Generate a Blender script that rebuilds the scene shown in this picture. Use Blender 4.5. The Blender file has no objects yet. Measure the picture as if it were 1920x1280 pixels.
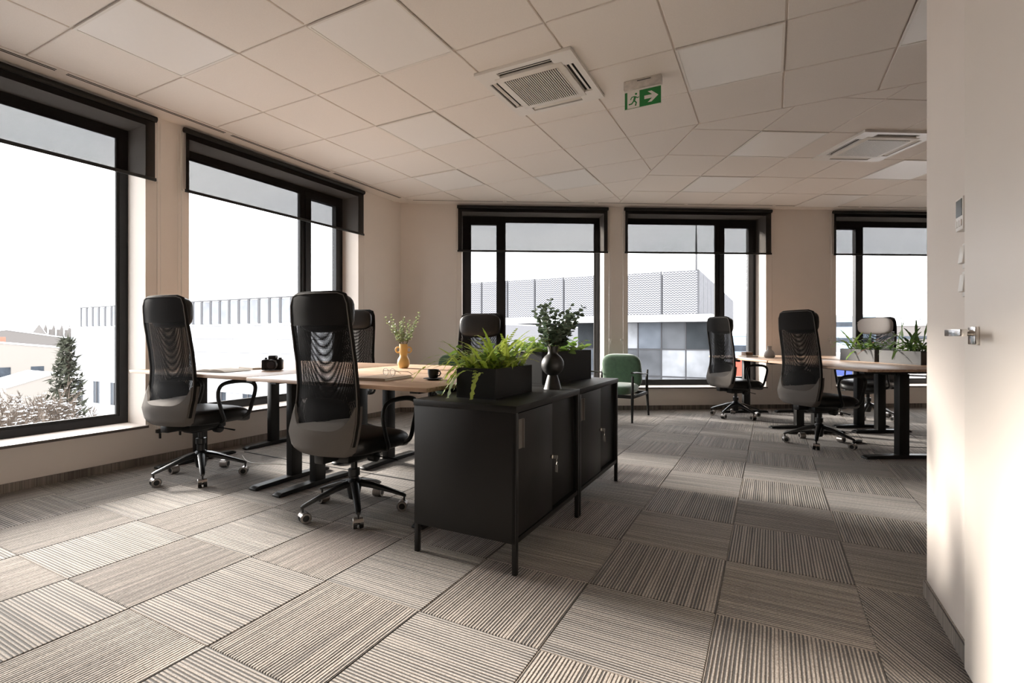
import bpy, bmesh, math, random
from mathutils import Vector, Matrix
R = math.radians
PI = math.pi
sc = bpy.context.scene
col = sc.collection

# ------------------------------------------------------------------ camera
CAMH = 1.045
cam_d = bpy.data.cameras.new('camera'); cam = bpy.data.objects.new('camera', cam_d); col.objects.link(cam)
cam.location = (0, 0, CAMH); cam.rotation_euler = (R(90), 0, 0)
cam_d.sensor_width = 36; cam_d.lens = 930.4 / 1920 * 36
cam_d.shift_x = -2.0 / 1920; cam_d.shift_y = -11.0 / 1920
cam_d.clip_start = .05; cam_d.clip_end = 6000
sc.camera = cam
# ------------------------------------------------------------------ world, sun, exposure
sc.view_settings.view_transform = 'Standard'; sc.view_settings.look = 'None'
sc.view_settings.gamma = 1; sc.view_settings.use_curve_mapping = False
sc.view_settings.exposure = 0.52
sc.cycles.use_denoising = True
sc.cycles.max_bounces = 12; sc.cycles.diffuse_bounces = 7; sc.cycles.transparent_max_bounces = 24
sc.cycles.sample_clamp_indirect = 4
SKY = 5.0
w = bpy.data.worlds.new('World'); sc.world = w; w.use_nodes = True
nt = w.node_tree; nt.nodes.clear()
out = nt.nodes.new('ShaderNodeOutputWorld'); bg = nt.nodes.new('ShaderNodeBackground')
tc = nt.nodes.new('ShaderNodeTexCoord'); mp = nt.nodes.new('ShaderNodeMapping'); mp.inputs['Scale'].default_value = (1.2, 1.2, 4.0)
nz = nt.nodes.new('ShaderNodeTexNoise'); nz.inputs['Scale'].default_value = 2.2; nz.inputs['Detail'].default_value = 5
rp = nt.nodes.new('ShaderNodeValToRGB')
rp.color_ramp.elements[0].position = .32; rp.color_ramp.elements[0].color = (.80, .82, .86, 1)
rp.color_ramp.elements[1].position = .68; rp.color_ramp.elements[1].color = (1.0, 1.0, 1.0, 1)
for a_, b_ in ((tc.outputs['Generated'], mp.inputs[0]), (mp.outputs[0], nz.inputs['Vector']), (nz.outputs[0], rp.inputs[0]),
               (rp.outputs[0], bg.inputs[0]), (bg.outputs[0], out.inputs[0])):
    nt.links.new(a_, b_)
bg.inputs[1].default_value = SKY

YA, YB = R(27.5), R(-3.2)           # headings of the two wall systems
RA, RB = -YA, -YB                    # object rotations about z
def A(u, v, z=0): return Vector((u*math.cos(YA)+v*math.sin(YA), -u*math.sin(YA)+v*math.cos(YA), z))
def B(p, q, z=0): return Vector((p*math.cos(YB)+q*math.sin(YB), -p*math.sin(YB)+q*math.cos(YB), z))
def toA(x, y): return (x*math.cos(YA)-y*math.sin(YA), x*math.sin(YA)+y*math.cos(YA))
def toB(x, y): return (x*math.cos(YB)-y*math.sin(YB), x*math.sin(YB)+y*math.cos(YB))

sun_d = bpy.data.lights.new('sun_offscreen', 'SUN'); sun = bpy.data.objects.new('sun_offscreen', sun_d); col.objects.link(sun)
sun_d.energy = 14.0; sun_d.angle = R(11); sun_d.color = (1.0, .93, .85)
SEL, SAZ = R(18.5), R(4)
dA = Vector((math.cos(SEL)*math.cos(SAZ), -math.cos(SEL)*math.sin(SAZ), -math.sin(SEL)))   # in (u,v,z)
dW = A(dA.x, dA.y, dA.z)
sun.rotation_euler = dW.to_track_quat('-Z', 'Y').to_euler(); sun.location = (-30, 20, 8)

UW, QW, ZC = -4.52, 6.89, 2.855      # left wall, back wall, ceiling height
WA, WD = .27, .43                     # reveal depth, wall thickness
UR, VR = .555, 2.54                   # right wall plane and its far end
VREAR, PEND = -3.2, 9.0
OPZ0, OPZ1 = .318, 2.76
WIN_L = [(.197, 2.202), (2.544, 4.549)]
WIN_B = [(-.324, 1.665), (2.004, 4.011), (5.057, 7.06)]
# ------------------------------------------------------------------ mesh helpers
class MB:
    def __init__(s): s.v = []; s.f = []
    def add(s, vs, fs):
        n = len(s.v); s.v += [tuple(q) for q in vs]; s.f += [tuple(i+n for i in f) for f in fs]; return s
    def box(s, x0, x1, y0, y1, z0, z1, M=None):
        vs = [Vector((x, y, z)) for z in (z0, z1) for y in (y0, y1) for x in (x0, x1)]
        if M is not None: vs = [M @ q for q in vs]
        return s.add(vs, [(0, 2, 3, 1), (4, 5, 7, 6), (0, 1, 5, 4), (2, 6, 7, 3), (0, 4, 6, 2), (1, 3, 7, 5)])
    def quad(s, a, b, c, d): return s.add([a, b, c, d], [(0, 1, 2, 3)])
    def loft(s, rows, closed=False, caps=False):
        n = len(rows[0]); vs = [q for r_ in rows for q in r_]; fs = []
        for i in range(len(rows)-1):
            for j in range(n if closed else n-1):
                k = (j+1) % n
                fs.append((i*n+j, i*n+k, (i+1)*n+k, (i+1)*n+j))
        if caps:
            fs.append(tuple(range(n-1, -1, -1))); fs.append(tuple((len(rows)-1)*n+j for j in range(n)))
        return s.add(vs, fs)
    def tube(s, path, r, n=8, caps=True, flat=1.0, up=None):
        path = [Vector(q) for q in path]; rows = []
        rr = r if isinstance(r, (list, tuple)) else [r]*len(path)
        t0 = (path[1]-path[0]).normalized()
        u_ = Vector(up) if up else (Vector((0, 0, 1)) if abs(t0.z) < .9 else Vector((1, 0, 0)))
        nx = t0.cross(u_).normalized()
        for i, q in enumerate(path):
            a_ = path[max(i-1, 0)]; b_ = path[min(i+1, len(path)-1)]; t = (b_-a_).normalized()
            nx = (nx - t*nx.dot(t)).normalized(); ny = t.cross(nx)
            rows.append([q + nx*(math.cos(2*PI*k/n)*rr[i]) + ny*(math.sin(2*PI*k/n)*rr[i]*flat) for k in range(n)])
        return s.loft(rows, True, caps)
    def lathe(s, prof, n=24, c=(0, 0, 0), M=None):
        rows = [[Vector((c[0]+r_*math.cos(2*PI*k/n), c[1]+r_*math.sin(2*PI*k/n), c[2]+z)) for k in range(n)] for r_, z in prof]
        if M is not None: rows = [[M @ q for q in r_] for r_ in rows]
        return s.loft(rows, True, True)
    def prism(s, poly, z0, z1):
        n = len(poly)
        vs = [(x, y, z0) for x, y in poly]+[(x, y, z1) for x, y in poly]
        return s.add(vs, [tuple(range(n-1, -1, -1)), tuple(range(n, 2*n))]+[(i, (i+1) % n, n+(i+1) % n, n+i) for i in range(n)])
    def mesh(s, name, m, smooth=False, bevel=0, seg=2, ang=35):
        me = bpy.data.meshes.new(name); me.from_pydata([tuple(q) for q in s.v], [], s.f)
        bm = bmesh.new(); bm.from_mesh(me); bmesh.ops.recalc_face_normals(bm, faces=bm.faces)
        if bevel:
            ed = [e for e in bm.edges if len(e.link_faces) == 2 and e.calc_face_angle(0) > R(30)]
            bmesh.ops.bevel(bm, geom=ed, offset=bevel, segments=seg, profile=.5, affect='EDGES')
        bm.to_mesh(me); bm.free()
        if smooth or bevel:
            for pl in me.polygons: pl.use_smooth = True
            me.set_sharp_from_angle(angle=R(ang))
        me.materials.append(m); return me
    def build(s, name, m, parent=None, loc=None, rz=0, **k):
        return obj(name, s.mesh(name, m, **k), parent, loc, rz)
def obj(name, me, parent=None, loc=None, rz=0):
    o = bpy.data.objects.new(name, me); col.objects.link(o)
    if parent is not None: o.parent = parent
    if loc is not None: o.location = loc
    o.rotation_euler.z = rz; return o
def tag(o, label, cat, group=None):
    o['label'] = label; o['category'] = cat
    if group: o['group'] = group
    return o
def thing(name, label, cat, loc=(0, 0, 0), rz=0, group=None):
    return tag(obj(name, None, None, loc, rz), label, cat, group)
def struct(o): o['kind'] = 'structure'; return o
def stuff(o): o['kind'] = 'stuff'; return o
def copy_tree(o, parent=None):
    c = o.copy(); col.objects.link(c); c.parent = parent
    for ch in list(o.children): copy_tree(ch, c)
    return c
def rbox(x0, x1, y0, y1, z0, z1): return MB().box(x0, x1, y0, y1, z0, z1)

# ------------------------------------------------------------------ materials
MATS = {}
def mat(name, c, rough=.6, metal=0, noise=0, nscale=30, bump=0, bscale=None, spec=.5, coat=0, sheen=0, c2=None, stretch=None):
    if name in MATS: return MATS[name]
    m = bpy.data.materials.new(name); m.use_nodes = True; t = m.node_tree; b = t.nodes['Principled BSDF']
    b.inputs['Roughness'].default_value = rough; b.inputs['Metallic'].default_value = metal
    b.inputs['Specular IOR Level'].default_value = spec; b.inputs['Coat Weight'].default_value = coat
    b.inputs['Sheen Weight'].default_value = sheen
    c = tuple(c)+(1,)
    tcn = t.nodes.new('ShaderNodeTexCoord'); mpn = t.nodes.new('ShaderNodeMapping'); t.links.new(tcn.outputs['Object'], mpn.inputs[0])
    if stretch: mpn.inputs['Scale'].default_value = stretch
    n = t.nodes.new('ShaderNodeTexNoise'); n.inputs['Scale'].default_value = nscale; n.inputs['Detail'].default_value = 4
    t.links.new(mpn.outputs[0], n.inputs['Vector'])
    r_ = t.nodes.new('ShaderNodeValToRGB'); r_.color_ramp.elements[0].position = .3; r_.color_ramp.elements[1].position = .7
    cc = c2+(1,) if c2 else tuple(max(0, x*(1-noise)) for x in c[:3])+(1,)
    r_.color_ramp.elements[0].color = cc; r_.color_ramp.elements[1].color = c
    t.links.new(n.outputs[0], r_.inputs[0]); t.links.new(r_.outputs[0], b.inputs['Base Color'])
    if bump:
        n2 = n
        if bscale:
            n2 = t.nodes.new('ShaderNodeTexNoise'); n2.inputs['Scale'].default_value = bscale; t.links.new(mpn.outputs[0], n2.inputs['Vector'])
        bp = t.nodes.new('ShaderNodeBump'); bp.inputs['Strength'].default_value = bump; bp.inputs['Distance'].default_value = .004
        t.links.new(n2.outputs[0], bp.inputs['Height']); t.links.new(bp.outputs[0], b.inputs['Normal'])
    MATS[name] = m; return m
def math_n(t, op, a, b=None, c=None):
    n = t.nodes.new('ShaderNodeMath'); n.operation = op
    for i, x in enumerate((a, b, c)):
        if x is None: continue
        if isinstance(x, (int, float)): n.inputs[i].default_value = x
        else: t.links.new(x, n.inputs[i])
    return n.outputs[0]

M_wall = mat('wall_paint', (.775, .705, .645), .85, noise=.03, nscale=3, bump=.08, bscale=220)
M_ctile = mat('ceiling_tile', (.83, .77, .715), .95, noise=.05, nscale=160, bump=.15, bscale=500)
M_cgrid = mat('ceiling_grid', (.80, .735, .675), .5, noise=.02)
M_frame = mat('window_frame_anthracite', (.013, .013, .015), .45, noise=.2, nscale=40, spec=.35)
M_seal = mat('rubber_seal', (.008, .008, .008), .7)
M_sill = mat('sill_white', (.72, .66, .60), .5, noise=.03)
M_sill_edge = mat('sill_edge_dark', (.10, .08, .07), .5)
M_black = mat('black_metal', (.006, .0055, .005), .45, noise=.15, nscale=60, spec=.35)
M_blackcab = mat('black_lacquer', (.0062, .0054, .0048), .48, noise=.1, nscale=20, spec=.28)
M_plast = mat('black_plastic', (.006, .0058, .0056), .4, noise=.1, spec=.4)
M_leather = mat('black_leather', (.007, .0062, .0056), .42, noise=.25, nscale=12, bump=.25, bscale=140, spec=.4)
M_taupe = mat('grey_fabric', (.125, .112, .102), .95, noise=.18, nscale=600, bump=.2, bscale=900, spec=.15)
M_dfab = mat('dark_fabric', (.013, .0115, .0105), .95, noise=.2, nscale=500, bump=.2, bscale=900, spec=.15)
M_piping = mat('piping', (.10, .09, .08), .8)
M_chrome = mat('chrome', (.75, .73, .70), .18, metal=1)
M_rim = mat('caster_rim', (.36, .33, .31), .28, metal=.8)
M_soil = mat('soil', (.035, .024, .016), .95, noise=.5, nscale=60, bump=.6)
M_white = mat('white_plastic', (.78, .74, .69), .4, noise=.02)
M_door = mat('door_white', (.80, .73, .66), .5, noise=.02, nscale=4)
M_paper = mat('paper', (.78, .72, .64), .8, noise=.04)
M_green = mat('green_velvet', (.075, .15, .085), .75, noise=.25, nscale=25, bump=.12, bscale=400, sheen=.5)
M_cable = mat('cable_black', (.012, .012, .012), .6)

def wood_mat():
    m = bpy.data.materials.new('oak_laminate'); m.use_nodes = True; t = m.node_tree; b = t.nodes['Principled BSDF']
    b.inputs['Roughness'].default_value = .42
    tcn = t.nodes.new('ShaderNodeTexCoord'); mpn = t.nodes.new('ShaderNodeMapping'); mpn.inputs['Scale'].default_value = (1.6, 22, 22)
    t.links.new(tcn.outputs['Object'], mpn.inputs[0])
    n = t.nodes.new('ShaderNodeTexNoise'); n.inputs['Scale'].default_value = 2.4; n.inputs['Detail'].default_value = 7; n.inputs['Distortion'].default_value = .6
    t.links.new(mpn.outputs[0], n.inputs['Vector'])
    r_ = t.nodes.new('ShaderNodeValToRGB'); e = r_.color_ramp.elements
    e[0].position = .28; e[0].color = (.27, .165, .105, 1); e[1].position = .72; e[1].color = (.56, .39, .275, 1)
    t.links.new(n.outputs[0], r_.inputs[0]); t.links.new(r_.outputs[0], b.inputs['Base Color'])
    return m
M_oak = wood_mat()

def glass_mat():
    m = bpy.data.materials.new('window_glass'); m.use_nodes = True; t = m.node_tree; t.nodes.clear()
    o = t.nodes.new('ShaderNodeOutputMaterial'); mx = t.nodes.new('ShaderNodeMixShader')
    tr = t.nodes.new('ShaderNodeBsdfTransparent'); tr.inputs[0].default_value = (.985, .99, .99, 1)
    gl = t.nodes.new('ShaderNodeBsdfGlossy'); gl.inputs['Roughness'].default_value = .01
    fr = t.nodes.new('ShaderNodeLayerWeight'); fr.inputs[0].default_value = .18
    f2 = math_n(t, 'MULTIPLY', fr.outputs['Fresnel'], .35)
    t.links.new(f2, mx.inputs[0]); t.links.new(tr.outputs[0], mx.inputs[1]); t.links.new(gl.outputs[0], mx.inputs[2])
    t.links.new(mx.outputs[0], o.inputs[0]); return m
M_glass = glass_mat()
def blind_mat():
    m = bpy.data.materials.new('blind_screen_fabric'); m.use_nodes = True; t = m.node_tree; t.nodes.clear()
    o = t.nodes.new('ShaderNodeOutputMaterial'); mx = t.nodes.new('ShaderNodeMixShader')
    tr = t.nodes.new('ShaderNodeBsdfTransparent'); df = t.nodes.new('ShaderNodeBsdfDiffuse'); df.inputs[0].default_value = (.012, .011, .0105, 1)
    tcn = t.nodes.new('ShaderNodeTexCoord'); n = t.nodes.new('ShaderNodeTexNoise'); n.inputs['Scale'].default_value = 90
    t.links.new(tcn.outputs['Object'], n.inputs['Vector'])
    k = math_n(t, 'MULTIPLY_ADD', n.outputs[0], -.05, .74)
    t.links.new(k, mx.inputs[0]); t.links.new(tr.outputs[0], mx.inputs[1]); t.links.new(df.outputs[0], mx.inputs[2])
    t.links.new(mx.outputs[0], o.inputs[0]); return m
M_blind = blind_mat()
def mesh_mat(name, per, bow):
    m = bpy.data.materials.new(name); m.use_nodes = True; t = m.node_tree; t.nodes.clear()
    o = t.nodes.new('ShaderNodeOutputMaterial'); mx = t.nodes.new('ShaderNodeMixShader')
    tr = t.nodes.new('ShaderNodeBsdfTransparent'); df = t.nodes.new('ShaderNodeBsdfPrincipled')
    df.inputs['Base Color'].default_value = (.008, .0072, .0066, 1); df.inputs['Roughness'].default_value = .8; df.inputs['Specular IOR Level'].default_value = .15
    tcn = t.nodes.new('ShaderNodeTexCoord'); sx = t.nodes.new('ShaderNodeSeparateXYZ'); t.links.new(tcn.outputs['Object'], sx.inputs[0])
    x2 = math_n(t, 'MULTIPLY', math_n(t, 'MULTIPLY', sx.outputs[0], sx.outputs[0]), bow)
    zz = math_n(t, 'ADD', sx.outputs[2], x2)
    s1 = math_n(t, 'GREATER_THAN', math_n(t, 'SINE', math_n(t, 'MULTIPLY', zz, 2*PI/per)), .02)
    s2 = math_n(t, 'GREATER_THAN', math_n(t, 'SINE', math_n(t, 'MULTIPLY', math_n(t, 'ADD', sx.outputs[0], math_n(t, 'MULTIPLY', sx.outputs[2], .12)), 2*PI/(per*1.15))), -.75)
    k = math_n(t, 'SUBTRACT', 1, math_n(t, 'MULTIPLY', s1, s2))
    t.links.new(k, mx.inputs[0]); t.links.new(tr.outputs[0], mx.inputs[1]); t.links.new(df.outputs[0], mx.inputs[2])
    t.links.new(mx.outputs[0], o.inputs[0]); return m
M_mesh1 = mesh_mat('chair_mesh_rear', .0052, -.35); M_mesh2 = mesh_mat('chair_mesh_front', .0060, .9)

def carpet_mat(name, dark=1.0):
    m = bpy.data.materials.new(name); m.use_nodes = True; t = m.node_tree; b = t.nodes['Principled BSDF']
    b.inputs['Roughness'].default_value = .93; b.inputs['Specular IOR Level'].default_value = .25; b.inputs['Sheen Weight'].default_value = .15
    tcn = t.nodes.new('ShaderNodeTexCoord'); sx = t.nodes.new('ShaderNodeSeparateXYZ'); t.links.new(tcn.outputs['Object'], sx.inputs[0])
    oi = t.nodes.new('ShaderNodeObjectInfo')
    # irregular ribs: 1-D noise along x modulates a sine
    def noise(sxx, syy, scale, detail=2):
        cb = t.nodes.new('ShaderNodeCombineXYZ')
        t.links.new(math_n(t, 'MULTIPLY', sx.outputs[0], sxx), cb.inputs[0]); t.links.new(math_n(t, 'MULTIPLY', sx.outputs[1], syy), cb.inputs[1])
        t.links.new(math_n(t, 'MULTIPLY', oi.outputs['Random'], 37), cb.inputs[2])
        n = t.nodes.new('ShaderNodeTexNoise'); n.inputs['Scale'].default_value = scale; n.inputs['Detail'].default_value = detail
        t.links.new(cb.outputs[0], n.inputs['Vector']); return n.outputs[0]
    wob = noise(1, .25, 14)
    s = math_n(t, 'SINE', math_n(t, 'ADD', math_n(t, 'MULTIPLY', sx.outputs[0], 2*PI/.0125), math_n(t, 'MULTIPLY', wob, 1.0)))
    irr = noise(1, .02, 55, 3)
    h = math_n(t, 'ADD', math_n(t, 'MULTIPLY', s, .5), math_n(t, 'MULTIPLY', math_n(t, 'SUBTRACT', irr, .5), 1.9))
    rib = t.nodes.new('ShaderNodeMapRange'); rib.interpolation_type = 'SMOOTHSTEP'; rib.inputs[1].default_value = -.5; rib.inputs[2].default_value = .4
    t.links.new(h, rib.inputs[0])
    loop = noise(1, .45, 330, 2)
    lp = t.nodes.new('ShaderNodeMapRange'); lp.inputs[1].default_value = .3; lp.inputs[2].default_value = .7; lp.inputs[3].default_value = .55; lp.inputs[4].default_value = 1.15
    t.links.new(loop, lp.inputs[0])
    mx = t.nodes.new('ShaderNodeMix'); mx.data_type = 'RGBA'
    mx.inputs[6].default_value = (.048*dark, .041*dark, .036*dark, 1); mx.inputs[7].default_value = (.35*dark, .303*dark, .262*dark, 1)
    t.links.new(rib.outputs[0], mx.inputs[0])
    tone = math_n(t, 'MULTIPLY_ADD', oi.outputs['Random'], .22, .88)
    mu = t.nodes.new('ShaderNodeMix'); mu.data_type = 'RGBA'; mu.blend_type = 'MULTIPLY'; mu.inputs[0].default_value = 1
    t.links.new(mx.outputs[2], mu.inputs[6])
    tv = math_n(t, 'MULTIPLY', tone, lp.outputs[0]); cb2 = t.nodes.new('ShaderNodeCombineXYZ')
    for i in range(3): t.links.new(tv, cb2.inputs[i])
    t.links.new(cb2.outputs[0], mu.inputs[7]); t.links.new(mu.outputs[2], b.inputs['Base Color'])
    bp = t.nodes.new('ShaderNodeBump'); bp.inputs['Strength'].default_value = .9; bp.inputs['Distance'].default_value = .0035
    hh = math_n(t, 'ADD', math_n(t, 'MULTIPLY', rib.outputs[0], 1.0), math_n(t, 'MULTIPLY', loop, .5))
    t.links.new(hh, bp.inputs['Height']); t.links.new(bp.outputs[0], b.inputs['Normal'])
    return m
M_carpet = carpet_mat('carpet_ribbed'); M_carpet_base = carpet_mat('carpet_baseboard')
M_led = mat('panel_diffuser', (.86, .83, .80), .4, noise=.01)
M_sign_w = mat('sign_white', (.80, .77, .72), .4, noise=.01); M_sign_g = mat('sign_green', (.012, .19, .04), .4, noise=.02)

# ------------------------------------------------------------------ room shell
def wall_grid(xs, zs, holes, t):
    """wall with openings in local x (along), y (0 = room face, t = outside), z; one connected mesh"""
    xs = sorted(set(xs)); zs = sorted(set(zs)); m = MB(); idx = {}
    def vid(i, j, k):
        if (i, j, k) not in idx:
            idx[(i, j, k)] = len(m.v); m.v.append((xs[i], t if k else 0, zs[j]))
        return idx[(i, j, k)]
    def solid(i, j):
        if i < 0 or j < 0 or i >= len(xs)-1 or j >= len(zs)-1: return False
        cx, cz = (xs[i]+xs[i+1])/2, (zs[j]+zs[j+1])/2
        return not any(a < cx < b and c < cz < d for a, b, c, d in holes)
    for i in range(len(xs)-1):
        for j in range(len(zs)-1):
            if not solid(i, j): continue
            m.f.append((vid(i, j, 0), vid(i+1, j, 0), vid(i+1, j+1, 0), vid(i, j+1, 0)))
            m.f.append((vid(i, j, 1), vid(i, j+1, 1), vid(i+1, j+1, 1), vid(i+1, j, 1)))
            if not solid(i-1, j): m.f.append((vid(i, j, 0), vid(i, j+1, 0), vid(i, j+1, 1), vid(i, j, 1)))
            if not solid(i+1, j): m.f.append((vid(i+1, j, 0), vid(i+1, j, 1), vid(i+1, j+1, 1), vid(i+1, j+1, 0)))
            if not solid(i, j-1): m.f.append((vid(i, j, 0), vid(i, j, 1), vid(i+1, j, 1), vid(i+1, j, 0)))
            if not solid(i, j+1): m.f.append((vid(i, j+1, 0), vid(i+1, j+1, 0), vid(i+1, j+1, 1), vid(i, j+1, 1)))
    return m
VC = 5.332; PC = -1.164      # corner of left and back wall in each frame
ZT = ZC + .12
# left wall: local x = v, local y outward (-u): rotation so that x->v dir, y-> -u dir : rz = RA + 90deg
hl = [(a, b, OPZ0, OPZ1) for a, b in WIN_L]
struct(wall_grid([VREAR, VC]+[x for h in hl for x in h[:2]], [-.2, OPZ0, OPZ1, ZT], hl, WD).build('wall_left', M_wall, None, A(UW, 0), RA+PI/2))
hb = [(a, b, OPZ0, OPZ1) for a, b in WIN_B]
struct(wall_grid([PC, PEND]+[x for h in hb for x in h[:2]], [-.2, OPZ0, OPZ1, ZT], hb, WD).build('wall_back', M_wall, None, B(0, QW), RB))
# outside corner filler between the two facades belongs to the left wall's end
struct(MB().prism([A(UW, VC)[:2], B(PC, QW+WD)[:2], A(UW-WD, VC)[:2]], -.2, ZT).build('wall_corner', M_wall))
# right wall with door recess face, the return of it, the rear and far right walls
struct(rbox(UR, UR+.16, VREAR, VR, -.2, ZT).build('wall_right', M_wall, None, (0, 0, 0), RA))
struct(rbox(UR+.16, 10.4, VR-.16, VR, -.2, ZT).build('wall_return', M_wall, None, (0, 0, 0), RA))
struct(rbox(UW-WD, UR+.16, VREAR-.2, VREAR, -.2, ZT).build('wall_rear', M_wall, None, (0, 0, 0), RA))
struct(rbox(PEND, PEND+.2, -3.0, QW+WD, -.2, ZT).build('wall_end', M_wall, None, (0, 0, 0), RB))

# floor polygon of the room in world xy (counter-clockwise), used for tiles too
ROOM = [A(UW, VREAR), A(UR, VREAR), A(UR, VR), A(9.6, VR), B(PEND, QW), B(PC, QW)]
ROOM = [(q.x, q.y) for q in ROOM]
def clip(poly, n, d):        # keep n.x <= d
    o = []
    for i in range(len(poly)):
        a, b = poly[i], poly[(i+1) % len(poly)]; da = n[0]*a[0]+n[1]*a[1]-d; db = n[0]*b[0]+n[1]*b[1]-d
        if da <= 0: o.append(a)
        if da*db < 0:
            s = da/(da-db); o.append((a[0]+(b[0]-a[0])*s, a[1]+(b[1]-a[1])*s))
    return o
nu = (math.cos(YA), -math.sin(YA)); nv = (math.sin(YA), math.cos(YA)); npp = (math.cos(YB), -math.sin(YB)); nq = (math.sin(YB), math.cos(YB))
neg = lambda n: (-n[0], -n[1])
def area(p): return abs(sum(p[i][0]*p[(i+1) % len(p)][1]-p[(i+1) % len(p)][0]*p[i][1] for i in range(len(p))))/2 if len(p) > 2 else 0
fl = struct(MB().prism([(-14, -8), (14, -8), (14, 12), (-14, 12)], -.25, -.008).build('floor', mat('screed', (.12, .1, .09), .9)))
fl.data.clear_geometry(); fb = MB().prism([(q.x, q.y) for q in (A(UW-.2, VREAR-.1), A(9.6, VREAR-.1), B(PEND+.1, -2), B(PEND+.1, QW+.2), B(PC-.1, QW+.2), A(UW-.2, VC))], -.25, -.008).mesh('floor', MATS['screed'])
fl.data = fb
# carpet tiles, each a quarter turned against its neighbour
TS = .5; CU, CV = -.186, 2.508
full_me = rbox(-TS/2+.0007, TS/2-.0007, -TS/2+.0007, TS/2-.0007, -.008, 0).mesh('carpet_tile', M_carpet, bevel=.0025, seg=1)
def inroom(u, v):
    if u < UW or v < VREAR: return False
    if v < VR and u > UR: return False
    x, y = A(u, v)[:2]; p, q = toB(x, y)
    return q < QW and p < PEND
cells = []
for i in range(-12, 24):
    for j in range(-14, 20):
        u0, v0 = CU+i*TS, CV+j*TS
        cor = [(u0, v0), (u0+TS, v0), (u0+TS, v0+TS), (u0, v0+TS)]
        ins = [inroom(*c) for c in cor]; mid = inroom(u0+TS/2, v0+TS/2)
        if not (any(ins) or mid): continue
        c = A(u0+TS/2, v0+TS/2); px = 962+930*c.x/max(c.y, .05)
        seen = c.y > .8 and -150 < px < 1760 and (c.y > 1.2)
        cells.append((c.y if seen else 99, i, j, all(ins), c))
cells.sort(key=lambda t: t[0]); rest = MB(); cnt = 0
for yy, i, j, whole, c in cells:
    u0, v0 = CU+i*TS, CV+j*TS; turn = 0 if (i+j) % 2 == 0 else PI/2
    if yy < 99 and cnt < 295:
        cnt += 1
        if whole:
            obj('carpet_tile', full_me, fl, (c.x, c.y, 0), RA+turn)
        else:
            poly = [A(u0, v0)[:2], A(u0+TS, v0)[:2], A(u0+TS, v0+TS)[:2], A(u0, v0+TS)[:2]]
            poly = clip(poly, neg(nu), -UW)
            if v0+TS/2 < VR: poly = clip(poly, nu, UR)
            poly = clip(poly, nq, QW); poly = clip(poly, npp, PEND)
            if area(poly) < .002: continue
            cs, sn = math.cos(-(RA+turn)), math.sin(-(RA+turn))
            lp = [((x-c.x)*cs-(y-c.y)*sn, (x-c.x)*sn+(y-c.y)*cs) for x, y in poly]
            MB().prism(lp, -.008, 0).build('carpet_tile', M_carpet, fl, (c.x, c.y, 0), RA+turn)
    else:
        poly = [A(u0, v0)[:2], A(u0+TS, v0)[:2], A(u0+TS, v0+TS)[:2], A(u0, v0+TS)[:2]]
        poly = clip(poly, neg(nu), -UW)
        if v0+TS/2 < VR: poly = clip(poly, nu, UR)
        poly = clip(poly, nq, QW); poly = clip(poly, npp, PEND)
        if area(poly) > .002: rest.prism(poly, -.008, 0)
stuff(rest.build('carpet_tile_field', M_carpet, fl))

# baseboards of cut carpet
BH = .06
struct(rbox(UW, UW+.012, VREAR, VC, 0, BH).build('baseboard_left', M_carpet_base, None, (0, 0, 0), RA))
struct(rbox(PC, PEND, QW-.012, QW, 0, BH).build('baseboard_back', M_carpet_base, None, (0, 0, 0), RB))
struct(rbox(UR-.012, UR, 2.02, VR, 0, BH).build('baseboard_right', M_carpet_base, None, (0, 0, 0), RA))

# ceiling: slab with grid, tiles under it
ce = struct(MB().prism([(q.x, q.y) for q in (A(UW-.2, VREAR-.1), A(9.6, VREAR-.1), B(PEND+.1, -2), B(PEND+.1, QW+.2), B(PC-.1, QW+.2), A(UW-.2, VC))], ZC+.012, ZC+.2).build('ceiling', M_cgrid))
CS = .6221; CU0, CV0 = -2.4117, 2.013; BP0, BQ0 = 2.4417, 4.2552
UE, QE = -4.278, 6.657; VS, PS = CV0+4*CS, BP0-CS
LED_A = {(0, 0), (-2, -1), (-1, 2), (0, 5), (-2, 4), (3, 2), (5, 2)}; LED_B = {(0, 0), (0, 2), (3, 3), (3, 1)}
def in_ac(x, y):
    u, v = toA(x, y); p, q = toB(x, y)
    return (-1.83 < u < -1.108 and 2.91 < v < 3.632) or (3.33 < p < 4.04 and 4.18 < q < 4.89)
tile_me = rbox(-CS/2+.006, CS/2-.006, -CS/2+.006, CS/2-.006, ZC, ZC+.013).mesh('ceiling_tile', M_ctile, bevel=.003, seg=1)
def tile_poly(cor, zone):
    poly = cor
    if zone == 'A':
        poly = clip(poly, neg(nu), -UE); poly = clip(poly, nq, QE); poly = clip(poly, neg(nv), -VREAR)
        c = (sum(q[0] for q in cor)/4, sum(q[1] for q in cor)/4)
        if toA(*c)[1] > VS: poly = clip(poly, npp, PS-.006)
        elif toA(*c)[1] < VR and UR-.6 < toA(*c)[0] < UR+.6: poly = clip(poly, nu, UR)
        poly = clip(poly, npp, PEND)
    else:
        poly = clip(poly, nq, QE); poly = clip(poly, neg(nv), -VS-.006); poly = clip(poly, npp, PEND)
    return poly
led_spots = []
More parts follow.
